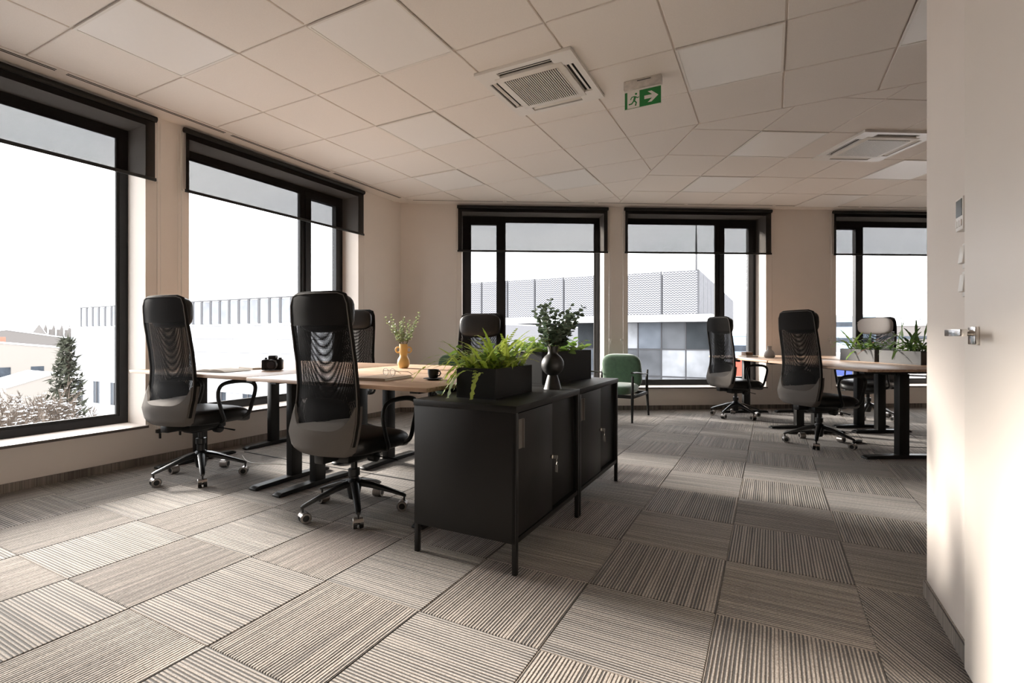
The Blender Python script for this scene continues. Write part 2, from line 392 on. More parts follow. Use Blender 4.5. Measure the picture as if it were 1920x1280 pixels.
def lay(zone):
    F = A if zone == 'A' else B; rz = RA if zone == 'A' else RB
    o0 = (CU0, CV0) if zone == 'A' else (BP0, BQ0)
    for i in range(-5, 18):
        for j in range(-10, 10):
            g = .006; u0, v0 = o0[0]+i*CS, o0[1]+j*CS
            if zone == 'B' and i < -1: continue
            cor = [F(u0+g, v0+g)[:2], F(u0+CS-g, v0+g)[:2], F(u0+CS-g, v0+CS-g)[:2], F(u0+g, v0+CS-g)[:2]]
            c = F(u0+CS/2, v0+CS/2); ca = toA(c.x, c.y); cb = toB(c.x, c.y)
            if zone == 'A' and ca[1] < VR and ca[0] > UR+CS/2: continue
            if zone == 'A' and ca[1] > VS and cb[0] > PS+.7: continue
            if (i, j) in (LED_A if zone == 'A' else LED_B): led_spots.append((c, rz, zone, (i, j))); continue
            poly = tile_poly(cor, zone); ar = area(poly)
            if ar < .004: continue
            if ar > (CS-2*g)**2*.999: obj('ceiling_tile', tile_me, ce, (c.x, c.y, 0), rz)
            else:
                MB().prism([(x, y) for x, y in poly], ZC, ZC+.013).build('ceiling_tile', M_ctile, ce)
lay('A'); lay('B')
# perimeter trims with linear air slots
t1 = struct(rbox(UW, UE-.004, VREAR, VC-.1, ZC-.001, ZC+.006).build('trim_1', M_cgrid, None, (0, 0, 0), RA))
t2 = struct(rbox(PC+.1, PEND, QE+.004, QW, ZC-.001, ZC+.006).build('trim_2', M_cgrid, None, (0, 0, 0), RB))
M_slot = mat('slot_dark', (.012, .011, .01), .8)
for k in range(7):
    v0 = VREAR+.1+k*1.18
    for d in (.03, .052):
        rbox(UE-d-.011, UE-d, v0, min(v0+1.12, VC-.2), ZC-.0025, ZC-.0008).build('air_slot', M_slot, t1, (0, 0, 0), 0)
for k in range(8):
    p0 = PC+.2+k*1.25
    rbox(p0, min(p0+1.2, PEND-.1), QE+.03, QE+.04, ZC-.0025, ZC-.0008).build('air_slot', M_slot, t2)
# ceiling lights
LABL = {('A', (3, 2)): 'square ceiling light panel on the opposite side of the exit sign from the air conditioner', ('A', (-1, 2)): 'square ceiling light panel between the exit-sign air conditioner and the camera desk window',
        ('A', (-2, 4)): 'square ceiling light panel above the yellow vase, towards the room corner', ('A', (0, 5)): 'square ceiling light panel close to the window behind the fern planter',
        ('A', (0, 0)): 'square ceiling light panel diagonally across one tile from the exit-sign air conditioner', ('A', (-2, -1)): 'square ceiling light panel two tiles in from the undivided side window',
        ('A', (5, 2)): 'square ceiling light panel partly hidden by the white wall with the door', ('B', (0, 0)): 'square ceiling light panel on the ceiling grid joint beside the desk-planter air conditioner',
        ('B', (0, 2)): 'square ceiling light panel between the grid joint and the window beside the armchair', ('B', (3, 3)): 'square ceiling light panel close to the window wall above the far oak desk',
        ('B', (3, 1)): 'square ceiling light panel next to the air conditioner above the desk planters'}
for c, rz, zone, ij in led_spots:
    o = thing('ceiling_light', LABL[(zone, ij)], 'light', (c.x, c.y, ZC), rz, 'light panels in the ceiling')
    f = MB()
    for a, b, c_, d in ((-CS/2+.004, CS/2-.004, -CS/2+.004, -CS/2+.018), (-CS/2+.004, CS/2-.004, CS/2-.018, CS/2-.004), (-CS/2+.004, -CS/2+.018, -CS/2+.018, CS/2-.018), (CS/2-.018, CS/2-.004, -CS/2+.018, CS/2-.018)):
        f.box(a, b, c_, d, -.006, .005)
    f.build('frame', M_white, o)
    rbox(-CS/2+.018, CS/2-.018, -CS/2+.018, CS/2-.018, -.003, .004).build('diffuser', M_led, o)

# ------------------------------------------------------------------ windows
def window(name, F, rz, a, b, mull, sash, hand=True):
    """F maps (along, out, z); frame plane starts WA behind the wall face; mull = mullion centre along, sash = 'lo'/'hi'/None"""
    y0, y1 = WA, WA+.075
    w_ = struct(obj(name, None, None, F(0, 0), rz))
    fr = MB(); t = .062
    fr.box(a, a+t, y0, y1, OPZ0, OPZ1); fr.box(b-t, b, y0, y1, OPZ0, OPZ1)
    fr.box(a+t, b-t, y0, y1, OPZ0, OPZ0+t); fr.box(a+t, b-t, y0, y1, OPZ1-t, OPZ1)
    fr.box(mull-.028, mull+.028, y0, y1, OPZ0+t, OPZ1-t)
    fr.build('frame', M_frame, w_)
    zones = [(a+t, mull-.028, sash == 'lo'), (mull+.028, b-t, sash == 'hi')]
    for x0, x1, op in zones:
        if op:
            s = MB(); k = .058; ys, ye = y0-.018, y0+.05
            s.box(x0-.012, x0+k, ys, ye, OPZ0+t-.012, OPZ1-t+.012); s.box(x1-k, x1+.012, ys, ye, OPZ0+t-.012, OPZ1-t+.012)
            s.box(x0+k, x1-k, ys, ye, OPZ0+t-.012, OPZ0+t+k); s.box(x0+k, x1-k, ys, ye, OPZ1-t-k, OPZ1-t+.012)
            so = s.build('sash', M_frame, w_)
            rbox(x0+k, x1-k, y0+.02, y0+.032, OPZ0+t+k, OPZ1-t-k).build('pane', M_glass, w_)
            if hand:
                xh = x0+.028 if sash == 'hi' else x1-.028
                h = MB(); h.box(xh-.012, xh+.012, ys-.01, ys, 1.17, 1.25); h.box(xh-.008, xh+.008, ys-.04, ys-.01, 1.22, 1.236)
                h.tube([(xh, ys-.04, 1.235), (xh, ys-.045, 1.2), (xh, ys-.042, 1.13)], .008, 8)
                h.build('handle', M_chrome, w_, smooth=True)
        else:
            s = MB(); k = .02
            s.box(x0, x0+k, y0+.006, y0+.03, OPZ0+t, OPZ1-t); s.box(x1-k, x1, y0+.006, y0+.03, OPZ0+t, OPZ1-t)
            s.box(x0+k, x1-k, y0+.006, y0+.03, OPZ0+t, OPZ0+t+k); s.box(x0+k, x1-k, y0+.006, y0+.03, OPZ1-t-k, OPZ1-t)
            s.build('bead', M_seal, w_)
            rbox(x0+k-.01, x1-k+.01, y0+.03, y0+.042, OPZ0+t+k-.01, OPZ1-t-k+.01).build('pane', M_glass, w_)
    sl = rbox(a-.012, b+.012, -.025, y0, OPZ0-.022, OPZ0-.002).build('window_sill', M_sill, w_)
    rbox(a-.012, b+.012, -.027, -.024, OPZ0-.022, OPZ0-.002).build('sill_edge', M_sill_edge, sl)
FL = lambda v, o, z=0: A(UW-o, v, z)
FB = lambda p, o, z=0: B(p, QW+o, z)
window('window_1', FL, RA+PI/2, *WIN_L[0], .80, 'lo')
window('window_2', FL, RA+PI/2, *WIN_L[1], 3.97, 'hi')
window('window_3', FB, RB, *WIN_B[0], .245, 'lo')
window('window_4', FB, RB, *WIN_B[1], 3.44, 'hi')
window('window_5', FB, RB, *WIN_B[2], 5.63, 'lo')
# ------------------------------------------------------------------ roller blinds
def blind(loc, rz, a, b, zb, label, chain_hi=True, chain_z=.42):
    o = thing('roller_blind', label, 'roller blind', loc, rz)
    y = -.045
    rbox(a+.012, b-.012, y-.0006, y+.0006, zb+.012, ZC-.03).build('fabric', M_blind, o)
    MB().tube([(a, y+.004, ZC-.04), (b, y+.004, ZC-.04)], .024, 12).build('roller_tube', M_black, o, smooth=True)
    bb = MB(); bb.box(a+.004, b-.004, y-.007, y+.007, zb-.012, zb+.014); bb.build('bottom_bar', M_plast, o, bevel=.003)
    for x in (a-.008, b+.008):
        k = MB(); k.box(x-.008, x+.008, y-.008, y+.008, zb-.008, zb+.008); k.build('guide_clip', M_white, o)
    cx = b+.03 if chain_hi else a-.03
    for dx in (-.011, .011):
        MB().tube([(cx+dx, y+.022, ZC-.05), (cx+dx, y+.024, chain_z)], .0018, 5).build('pull_chain', M_white, o)
    for x in (a-.012, b+.012):
        MB().tube([(x, y+.02, ZC-.05), (x, y+.024, OPZ0-.05)], .0014, 5).build('guide_wire', M_chrome, o)
    t_ = MB(); t_.box(cx-.018, cx+.018, y+.008, y+.045, chain_z-.03, chain_z); t_.box(cx-.006, cx+.006, y+.0, y+.02, chain_z-.075, chain_z-.03)
    t_.build('chain_tensioner', M_plast if chain_z < .5 else M_white, o, bevel=.003)
LL, LB = A(UW, 0), B(0, QW)
blind(LL, RA+PI/2, .13, 2.262, 2.32, 'black screen roller blind half lowered over the single-pane window behind the high-backed chair without camera', True, .27)
blind(LL, RA+PI/2, 2.479, 4.604, 2.293, 'black screen roller blind over the window facing the desk with the camera', False, .27)
blind(LB, RB, -.387, 1.717, 2.208, 'black screen roller blind over the window behind the eucalyptus in the black vase', True, 1.0)
blind(LB, RB, 1.943, 4.074, 2.208, 'black screen roller blind over the window beside the green armchair back', False, 1.0)
blind(LB, RB, 4.981, 7.13, 2.208, 'black screen roller blind over the window behind the grey desk planters', False, 1.0)

# ------------------------------------------------------------------ door, handle, thermostat, switches on the right wall
dr = struct(obj('door_1', None, None, (0, 0, 0), RA))
rbox(UR-.024, UR-.001, 1.06, 2.012, .012, 2.30).build('door_leaf', M_door, dr, bevel=.002)
hd = obj('handle', None, dr)
hv, hz = 1.915, 1.045
rbox(UR-.034, UR-.024, hv-.03, hv+.03, hz-.026, hz+.026).build('rosette', M_chrome, dr, bevel=.002)
lv = MB(); lv.tube([(UR-.03, hv+.004, hz+.008), (UR-.088, hv+.004, hz+.008)], .0095, 12); lv.box(UR-.092, UR-.076, hv-.125, hv+.014, hz-.002, hz+.018)
lv.build('door_lever', M_chrome, dr, bevel=.0015)
bpy.data.objects.remove(hd)
th = thing('thermostat', 'white wall thermostat with a grey display beside the door', 'thermostat', A(UR, 2.052, 1.43), RA)
rbox(-.026, 0, -.034, .034, -.052, .052).build('body', M_white, th, bevel=.003)
rbox(-.0275, -.0255, -.027, .027, -.008, .045).build('display', mat('lcd_grey', (.10, .10, .095), .25), th)
for k in range(3): rbox(-.029, -.0255, -.026+k*.019, -.012+k*.019, -.04, -.02).build('button', M_white, th)
for k, (z, lb) in enumerate(((1.30, 'clear-fronted white wall switch, upper of two, below the thermostat'), (1.21, 'clear-fronted white wall switch, lower of two, below the thermostat'))):
    s = thing('wall_switch', lb, 'switch', A(UR, 2.052, z), RA)
    rbox(-.010, 0, -.034, .034, -.04, .04).build('plate', M_white, s, bevel=.002)
    MB().box(-.022, -.009, -.022, .022, -.028, .028, Matrix.Rotation(R(6), 4, 'Y')).build('rocker', M_white, s, bevel=.003)

# ------------------------------------------------------------------ air conditioners and exit sign
def aircon(c, rz, label):
    o = thing('ceiling_air_conditioner', label, 'air conditioner', c, rz)
    S, G, I = .355, .222, .252
    f = MB(); h = -.022
    for sx in (-1, 1):           # four corner blocks
        for sy in (-1, 1):
            poly = [(sx*S, sy*S), (sx*.20, sy*S), (sx*.20, sy*.262), (sx*.262, sy*.20), (sx*S, sy*.20)]
            f.prism(poly, h, .004)
    f.box(-S, S, -S, S, -.006, .004)
    f.build('panel', M_white, o)
    M_dark = mat('duct_dark', (.008, .007, .006), .9)
    for k in range(4):
        M = Matrix.Rotation(k*PI/2, 4, 'Z')
        q = MB(); q.box(-.2, .2, .315, S, h, -.006, M); q.build('rim', M_white, o)
        q = MB(); q.box(-.2, .2, .258, .315, -.009, -.0055, M); q.build('air_duct', M_dark, o)
        q = MB(); q.box(-.195, .195, -.011, .011, -.002, .002, M @ Matrix.Translation((0, .287, -.014)) @ Matrix.Rotation(R(-25), 4, 'X')); q.build('louvre', M_white, o, bevel=.001)
    MB().box(-.252, .252, -.252, .252, -.026, -.006).build('grille_frame', M_white, o, bevel=.006)
    rbox(-.2, .2, -.2, .2, -.0275, -.0255).build('grille_backing', mat('grille_dark', (.012, .010, .009), .9), o)
    g = MB()
    for k in range(26): g.box(-.2+k*.4/25-.0036, -.2+k*.4/25+.0036, -.2, .2, -.031, -.0272)
    stuff(g.build('grille_slats', M_white, o))
aircon(A(-1.469, 3.271, ZC), RA, 'white cassette air conditioner with louvred grille beside the green exit sign')
aircon(B(3.685, 4.535, ZC), RB, 'white cassette air conditioner with louvred grille above the desks with grey planters')
cE = Vector((.915, 3.50)); es = thing('exit_sign', 'green emergency exit sign with running figure and arrow hanging from ceiling', 'sign', (cE.x, cE.y, 0), RA)
hs = MB(); hs.box(-.132, .132, -.022, .022, 2.79, ZC); hs.build('housing', mat('clear_plastic', (.62, .57, .52), .15, noise=.25, nscale=30), es, bevel=.006)
rbox(-.128, .128, -.004, .004, 2.655, 2.79).build('plate', M_sign_w, es)
pl = rbox(-.126, .126, -.0052, -.0041, 2.66, 2.778).build('green_field', M_sign_g, es)
rbox(-.108, -.022, -.0062, -.0053, 2.662, 2.778).build('doorway', M_sign_w, pl)
def poly_plate(pts, y0, y1, nm, m, par):
    n = len(pts); k = MB(); k.add([(x, y0, z) for x, z in pts]+[(x, y1, z) for x, z in pts], [tuple(range(n)), tuple(range(2*n-1, n-1, -1))]+[(i, (i+1) % n, n+(i+1) % n, n+i) for i in range(n)]); return k.build(nm, m, par)
poly_plate([(.008, .017), (.06, .017), (.036, .042), (.062, .042), (.105, 0), (.062, -.042), (.036, -.042), (.06, -.017), (.008, -.017)][::1] and [(.012, 2.731), (.066, 2.731), (.036, 2.757), (.062, 2.757), (.108, 2.719), (.062, 2.681), (.036, 2.681), (.066, 2.707), (.012, 2.707)], -.0062, -.0053, 'arrow', M_sign_w, pl)
rm = MB()
Yf = -.0068
def limb(pts, r): rm.tube([(x, Yf, z) for x, z in pts], r, 6, True, .12, up=(0, 1, 0))
limb([(-.052, 2.738), (-.060, 2.712)], .0075); limb([(-.060, 2.712), (-.044, 2.696), (-.050, 2.674)], .0048); limb([(-.060, 2.712), (-.076, 2.692), (-.098, 2.690)], .0048)
limb([(-.053, 2.740), (-.036, 2.728), (-.025, 2.732)], .0036); limb([(-.055, 2.741), (-.076, 2.738), (-.085, 2.722)], .0036)
rm.lathe([(.0001, -.0006), (.0075, -.0006), (.0075, .0006), (.0001, .0006)], 12, M=Matrix.Translation((-.046, Yf, 2.757)) @ Matrix.Rotation(PI/2, 4, 'X'))
rm.build('running_figure', M_sign_g, pl)
tag_t = MB(); tag_t.box(-.035, .06, -.0232, -.0222, 2.836, 2.842); tag_t.build('type_label', mat('print_dark', (.05, .05, .05), .6), es)
#MARK_OBJECTS

# ------------------------------------------------------------------ desks (local x = width, y = depth from the user's side)
def desk(loc, rz, zt, label, legx=(.14, 1.28), W=1.42, D=.80):
    o = thing('standing_desk', label, 'desk', loc, rz)
    rbox(0, W, 0, D, zt-.022, zt).build('tabletop', M_oak, o, bevel=.0025, seg=2)
    bm_ = MB(); bm_.box(legx[0], legx[1], D*.5-.0, D*.5+.05, zt-.065, zt-.026); bm_.build('crossbeam', M_black, o, bevel=.002)
    for x in legx:
        c = MB(); c.box(x-.03, x+.03, .41, .50, .03, zt-.05); c.build('leg_column', M_black, o, bevel=.004)
        c = MB(); c.box(x-.024, x+.024, .42, .49, zt-.06, zt-.024); c.box(x-.03, x+.03, .10, .70, zt-.046, zt-.022); c.build('top_bracket', M_black, o)
        f = MB(); rows = []
        for y, hh in ((.12, .012), (.15, .024), (.44, .03), (.72, .024), (.75, .012)):
            rows.append([(x-.036, y, .004), (x+.036, y, .004), (x+.034, y, .004+hh), (x-.034, y, .004+hh)])
        f.loft(rows, True, True); ft = f.build('foot', M_black, o, bevel=.002, seg=1)
        for y in (.15, .72):
            MB().lathe([(.016, 0), (.016, .006)], 10, (x, y, 0)).build('levelling_pad', M_plast, ft)
    k = MB(); k.box(W*.5-.09, W*.5+.03, .03, .06, zt-.05, zt-.022); k.build('control_panel', M_plast, o, bevel=.002)
    return o
ZL, ZRD = .78, .77
desk(A(-4.40, 2.03), RA, ZL, 'oak-topped desk with black T-legs carrying the open book and camera', (.14, 1.30))
desk(A(-2.955, 2.01), RA, ZL, 'oak-topped desk with black T-legs carrying the glasses and coffee cup', (.12, 1.26))
desk(A(-2.99, 3.64), RA+PI, ZL, 'oak-topped desk by the window wall, opposite the camera and open book', (.14, 1.28))
desk(A(-1.535, 3.63), RA+PI, ZL, 'oak-topped desk under the yellow vase, beside the black cabinets', (.14, 1.28))
# right group: width along q, user side towards -p  (local x -> -q, local y -> p)
RB1 = RB-PI/2
desk(B(3.09, 5.27), RB1, ZRD, 'oak-topped desk beside the aisle with a chair tucked in, near the door', (.14, 1.23))
desk(B(3.09, 6.71), RB1, ZRD, 'oak-topped desk with the grey carafe, standing against the window wall', (.14, 1.28))
desk(B(4.71, 3.85), RB+PI/2, ZRD, 'oak-topped desk carrying the grey planter closer to the door', (.19, 1.28))
desk(B(4.71, 5.29), RB+PI/2, ZRD, 'oak-topped desk carrying the grey planter closer to the windows', (.14, 1.28))

# ------------------------------------------------------------------ black sliding-door cabinets
def cabinet(v0, label):
    W, D, H, LG = .805, .555, .738, .135
    o = thing('sliding_door_cabinet', label, 'cabinet', A(-.982, v0), RA)    # local x: 0 at the door face, -D at the back
    L = W-.006
    b = MB(); b.box(-D, -.004, 0, .018, LG, H-.03); b.build('side_panel', M_blackcab, o, bevel=.0015)
    b = MB(); b.box(-D, -.004, L-.018, L, LG, H-.03); b.build('side_panel', M_blackcab, o, bevel=.0015)
    rbox(-D, -D+.012, .018, L-.018, LG, H-.03).build('back_panel', M_blackcab, o)
    rbox(-D+.012, -.004, .018, L-.018, LG, LG+.022).build('bottom_panel', M_blackcab, o)
    rbox(-D-.004, .003, -.003, L+.003, H-.03, H).build('top_panel', M_blackcab, o, bevel=.002)
    rbox(-D+.012, -.05, .018, L-.018, .43, .445).build('shelf', M_blackcab, o)
    for x in (-.022, -D):
        for y in (0, L-.022):
            rbox(x, x+.022, y, y+.022, 0, LG if x < -.1 else H-.031).build('leg', M_black, o, bevel=.0015)
    for y0, y1, x in ((.024, .418, -.022), (.39, L-.024, -.042)):
        d = rbox(x, x+.015, y0, y1, LG+.025, H-.036).build('sliding_door', M_blackcab, o, bevel=.0015)
        hy = y0+.012 if y0 < .1 else y1-.05
        if y0 < .1:
            h = MB(); h.box(x+.0145, x+.017, hy, hy+.04, .545, .675); h.box(x+.0145, x+.026, hy+.034, hy+.04, .545, .675); h.build('recessed_handle', mat('handle_grey', (.13, .118, .108), .4, metal=.5), d)
            lk = MB(); ky, kz = y1-.022, .435
            lk.tube([(x+.014, ky, kz), (x+.026, ky, kz)], .0095, 14); lk.build('lock', M_chrome, d, smooth=True)
            kk = MB(); kk.box(x+.026, x+.052, ky-.0012, ky+.0012, kz-.009, kz+.009); kk.tube([(x+.044, ky, kz-.004), (x+.046, ky+.006, kz-.025), (x+.044, ky+.002, kz-.04)], .0015, 5)
            kk.box(x+.038, x+.052, ky+.001, ky+.003, kz-.075, kz-.037); kk.build('key', M_chrome, d)
    return o
cabinet(1.915, 'black metal sliding-door cabinet carrying the planter of ferns')
cabinet(2.722, 'black metal sliding-door cabinet carrying the black vase, beside the green armchair')

# ------------------------------------------------------------------ office chair (faces local +y, origin on the floor under the column)
BZ = [.43, .47, .55, .63, .72, .82, .93, 1.04, 1.15, 1.25, 1.30, 1.325]
BY = [-.230, -.250, -.252, -.232, -.213, -.213, -.224, -.242, -.260, -.270, -.272, -.270]
BW = [.170, .215, .238, .236, .223, .216, .214, .213, .210, .204, .195, .168]
def interp(z, ys):
    if z <= BZ[0]: return ys[0]
    for i in range(len(BZ)-1):
        if z <= BZ[i+1]:
            t = (z-BZ[i])/(BZ[i+1]-BZ[i]); t = t*t*(3-2*t)*.4+t*.6; return ys[i]+(ys[i+1]-ys[i])*t
    return ys[-1]
def backpt(s, z, off=0, bowk=.03, wk=1.0):
    wv = interp(z, BW)*wk; return (s*wv, interp(z, BY)-bowk*(1-s*s)+off, z)
NS = 20
def sheet(z0, z1, off, nz=14, bowk=.03, wk=1.0):
    return [[backpt(-1+2*j/NS, z0+(z1-z0)*i/nz, off, bowk, wk) for j in range(NS+1)] for i in range(nz+1)]
def solid_sheet(m, z0, z1, off0, off1, nz=14, bowk=.03, wk=1.0):
    a = sheet(z0, z1, off0, nz, bowk, wk); b = sheet(z0, z1, off1, nz, bowk, wk); n = NS+1
    rows = [ra+rb[::-1] for ra, rb in zip(a, b)]
    m.loft(rows, True, True)
def pillow(m, cx, cy, cz, hx, hy, hz, n=16, e=3.2, M=None, squash=None):
    """superellipsoid cushion"""
    rows = []
    def sp(c, ex): return math.copysign(abs(c)**ex, c)
    for i in range(n+1):
        t = -PI/2+PI*i/n; r_ = max(sp(math.cos(t), 2/e), .002); row = []
        for j in range(2*n):
            p_ = 2*PI*j/(2*n)
            q = Vector((hx*r_*sp(math.cos(p_), 2/e), hy*r_*sp(math.sin(p_), 2/e), hz*sp(math.sin(t), 2/e)))
            if squash: q = squash(q)
            q = q+Vector((cx, cy, cz)); row.append(M @ q if M else q)
        rows.append(row)
    m.loft(rows, True, True)
CH = {}
def chair_meshes():
    def keep(k, mb, m, **kw): CH[k] = mb.mesh(k, m, **kw)
    m = MB(); solid_sheet(m, .56, 1.16, 0, .001, 26); keep('back_mesh_rear', m, M_mesh1, smooth=True)
    m = MB(); solid_sheet(m, .58, 1.14, .024, .025, 26, .004, .97); keep('back_mesh_front', m, M_mesh2, smooth=True)
    m = MB(); solid_sheet(m, 1.145, 1.318, -.004, .016, 10); keep('upper_back_cover', m, M_dfab, smooth=True, ang=60)
    m = MB(); rows = []
    for i in range(13):
        def zz(s_): return .435+(.575+.13*abs(s_)**5-.435)*i/12
        ra = [backpt(-1+2*j/NS, zz(-1+2*j/NS), -.014, .036) for j in range(NS+1)]; rb = [backpt(-1+2*j/NS, zz(-1+2*j/NS), .045, .036) for j in range(NS+1)]
        rows.append(ra+rb[::-1])
    m.loft(rows, True, True); keep('lower_back_cover', m, M_taupe, smooth=True, ang=60)
    path = [backpt(-1, z, .008) for z in [.50+.04*i for i in range(20)]]
    zt = 1.318
    top = [backpt(-1+2*j/14, zt, .006) for j in range(1, 14)]
    path = [p for p in path if p[2] < 1.295]+[backpt(-.985, 1.306, .008)]+top+[backpt(.985, 1.306, .008)]+[(-x, y, z) for x, y, z in path[::-1] if z < 1.295]
    m = MB(); m.tube(path, .0135, 8); keep('back_frame', m, M_dfab, smooth=True, ang=60)
    off = [(x*1.0, y-.0125, z) for x, y, z in path]
    m = MB(); m.tube([(x+(.006 if x > 0 else -.006)*(1 if z < 1.3 else .3), y, z) for x, y, z in off], .0032, 5); keep('piping', m, M_piping, smooth=True)
    m = MB(); pillow(m, 0, -.215, 1.215, .196, .045, .108, 14, 3.4); keep('headrest', m, M_leather, smooth=True, ang=80)
    def sq(q): return Vector((q.x*(1-.06*(q.y < 0)), q.y, q.z-(.035*max(0, (q.y-.1)/.13)**2)))
    m = MB(); pillow(m, 0, .02, .475, .262, .255, .058, 16, 4.0, squash=sq); keep('seat', m, M_leather, smooth=True, ang=80)
    m = MB(); pillow(m, 0, -.205, .67, .16, .02, .07, 10, 3.5); keep('lumbar_pad', m, M_dfab, smooth=True, ang=80)
    m = MB(); m.box(-.11, .11, -.16, .12, .375, .425); m.box(-.035, .035, -.27, -.10, .385, .45); m.box(-.055, .055, -.1, .1, .352, .38); keep('tilt_mechanism', m, M_plast, bevel=.01)
    m = MB(); m.tube([(.06, .07, .365), (.115, .07, .365)], .03, 16); keep('tension_knob', m, M_plast, bevel=.004)
    m = MB(); m.tube([(.09, .02, .385), (.2, .03, .382), (.29, .045, .372)], [.006, .006, .009], 8, flat=.6); keep('tilt_lever', m, M_plast, smooth=True)
    m = MB(); m.lathe([(.026, .16), (.026, .255), (.034, .262), (.034, .30), (.019, .302), (.019, .37)], 18); keep('gas_lift', m, M_plast, smooth=True)
    m = MB(); m.lathe([(.020, .075), (.030, .08), (.042, .14), (.046, .185), (.030, .20)], 20); keep('base_hub', m, M_plast, smooth=True)
    m = MB(); rows = []
    for t, y, z, hw, hh in ((0, .03, .172, .026, .022), (.3, .11, .154, .023, .019), (.7, .22, .118, .019, .014), (.95, .292, .092, .016, .011), (1, .306, .086, .011, .008)):
        rows.append([(hw*math.cos(a)*1.0, y, z+hh*math.sin(a)) for a in [PI/8+PI/4*k for k in range(8)]])
    m.loft(rows, True, True); keep('base_leg', m, mat('leg_satin', (.008, .0075, .007), .3, spec=.5), smooth=True, ang=50)
    # caster: stem, hood and two wheels, around (0,.295)
    m = MB(); m.tube([(0, .295, .05), (0, .295, .095)], .006, 8)
    for s in (-1, 1): m.tube([(s*.006, .285, .0295), (s*.026, .285, .0295)], [.0295, .0285], 18)
    keep('caster', m, M_plast, smooth=True)
    m = MB()
    for s in (-1, 1):
        ring = [[Vector((s*x, .285+r_*math.cos(2*PI*k/18), .0295+r_*math.sin(2*PI*k/18))) for k in range(18)] for x, r_ in ((.0262, .0285), (.0285, .0265), (.0285, .0185), (.0262, .0180))]
        m.loft(ring, True, False)
    a0 = [[(x, .285+.031*math.cos(t), .0295+.031*math.sin(t)) for t in [R(20+200*k/12) for k in range(13)]] for x in (-.027, .027)]
    m.loft(a0); keep('wheel_trim', m, M_rim, smooth=True)
    for s, nm in ((-1, 'armrest_l'), (1, 'armrest_r')):
        x = .285; pts = [(.235, -.02, .44), (x, -.03, .455), (x+.008, -.062, .53), (x+.010, -.088, .63), (x+.010, -.075, .69), (x+.010, -.03, .717), (x+.010, .06, .724), (x+.010, .15, .717), (x+.008, .205, .695), (x+.004, .222, .65), (x, .20, .56), (x, .165, .475), (.235, .15, .44)]
        # smooth by Catmull-Rom
        P = [Vector((s*a, b, c)) for a, b, c in pts]; S = []
        for i in range(len(P)-1):
            p0, p1, p2, p3 = P[max(i-1, 0)], P[i], P[i+1], P[min(i+2, len(P)-1)]
            for k in range(4):
                t = k/4; S.append(.5*((2*p1)+(p2-p0)*t+(2*p0-5*p1+4*p2-p3)*t*t+(3*p1-p0-3*p2+p3)*t**3))
        S.append(P[-1]); m = MB(); m.tube(S, .0155, 8, True, .62, up=(1, 0, 0)); keep(nm, m, M_plast, smooth=True, ang=60)
chair_meshes()
def chair(loc, heading, label, lift=0, base_turn=0, group=None):
    """heading in degrees clockwise from the camera's forward axis"""
    o = thing('office_chair', label, 'office chair', loc, -R(heading), group)
    for k in ('back_mesh_rear', 'back_mesh_front', 'upper_back_cover', 'lower_back_cover', 'back_frame', 'headrest', 'lumbar_pad', 'seat', 'tilt_mechanism'):
        q = obj(k, CH[k], o, (0, 0, lift))
        if k == 'back_frame': obj('piping', CH['piping'], q)
        if k == 'tilt_mechanism':
            obj('tension_knob', CH['tension_knob'], q); obj('tilt_lever', CH['tilt_lever'], q)
    for k in ('armrest_l', 'armrest_r'): obj('armrest', CH[k], o, (0, 0, lift))
    obj('gas_lift', CH['gas_lift'], o, (0, 0, min(lift, .0)))
    obj('base_hub', CH['base_hub'], o)
    for k in range(5):
        l = obj('base_leg', CH['base_leg'], o, (0, 0, 0), R(base_turn)+k*2*PI/5)
        c = obj('caster', CH['caster'], l); obj('wheel_trim', CH['wheel_trim'], l)
    return o
chair(A(-3.735, 2.185), 22, 'high-backed black mesh office chair at the desk with the open book', -.01, 20)
chair(A(-2.205, 2.185), 26, 'high-backed black mesh office chair at the desk with the glasses', -.045, 12)
chair(A(-3.93, 3.78), 184, 'high-backed mesh office chair facing the desk opposite the camera, by the windows', .0, 30)
chair(A(-2.31, 3.66), 196, 'black high-backed office chair with leather headrest behind the fern planter', -.08, 5)
chair(B(3.22, 6.22), 74, 'high-backed mesh office chair at the desk with the grey carafe', -.045, -15)
chair(B(3.205, 4.60), 76, 'high-backed mesh office chair standing at the aisle beside oak desk', -.045, 4)
chair(B(4.86, 6.05), 236, 'office chair with light grey headrest behind the grey desk planters', -.045, 10)
chair(B(4.75, 4.55), 262, 'black office chair mostly hidden by the wall corner, under the planter desk', -.045, 10)
# the chair by the far window wears a grey cover on its headrest
g_ = [o for o in col.objects if o.get('label', '').startswith('office chair with light grey')][0]
M_lgrey = mat('light_grey_fabric', (.36, .34, .33), .9, noise=.12, nscale=300)
me2 = CH['headrest'].copy(); me2.materials.clear(); me2.materials.append(M_lgrey)
for ch in g_.children:
    if ch.name.startswith('headrest'): ch.data = me2; ch['label'] = 'light grey headrest'

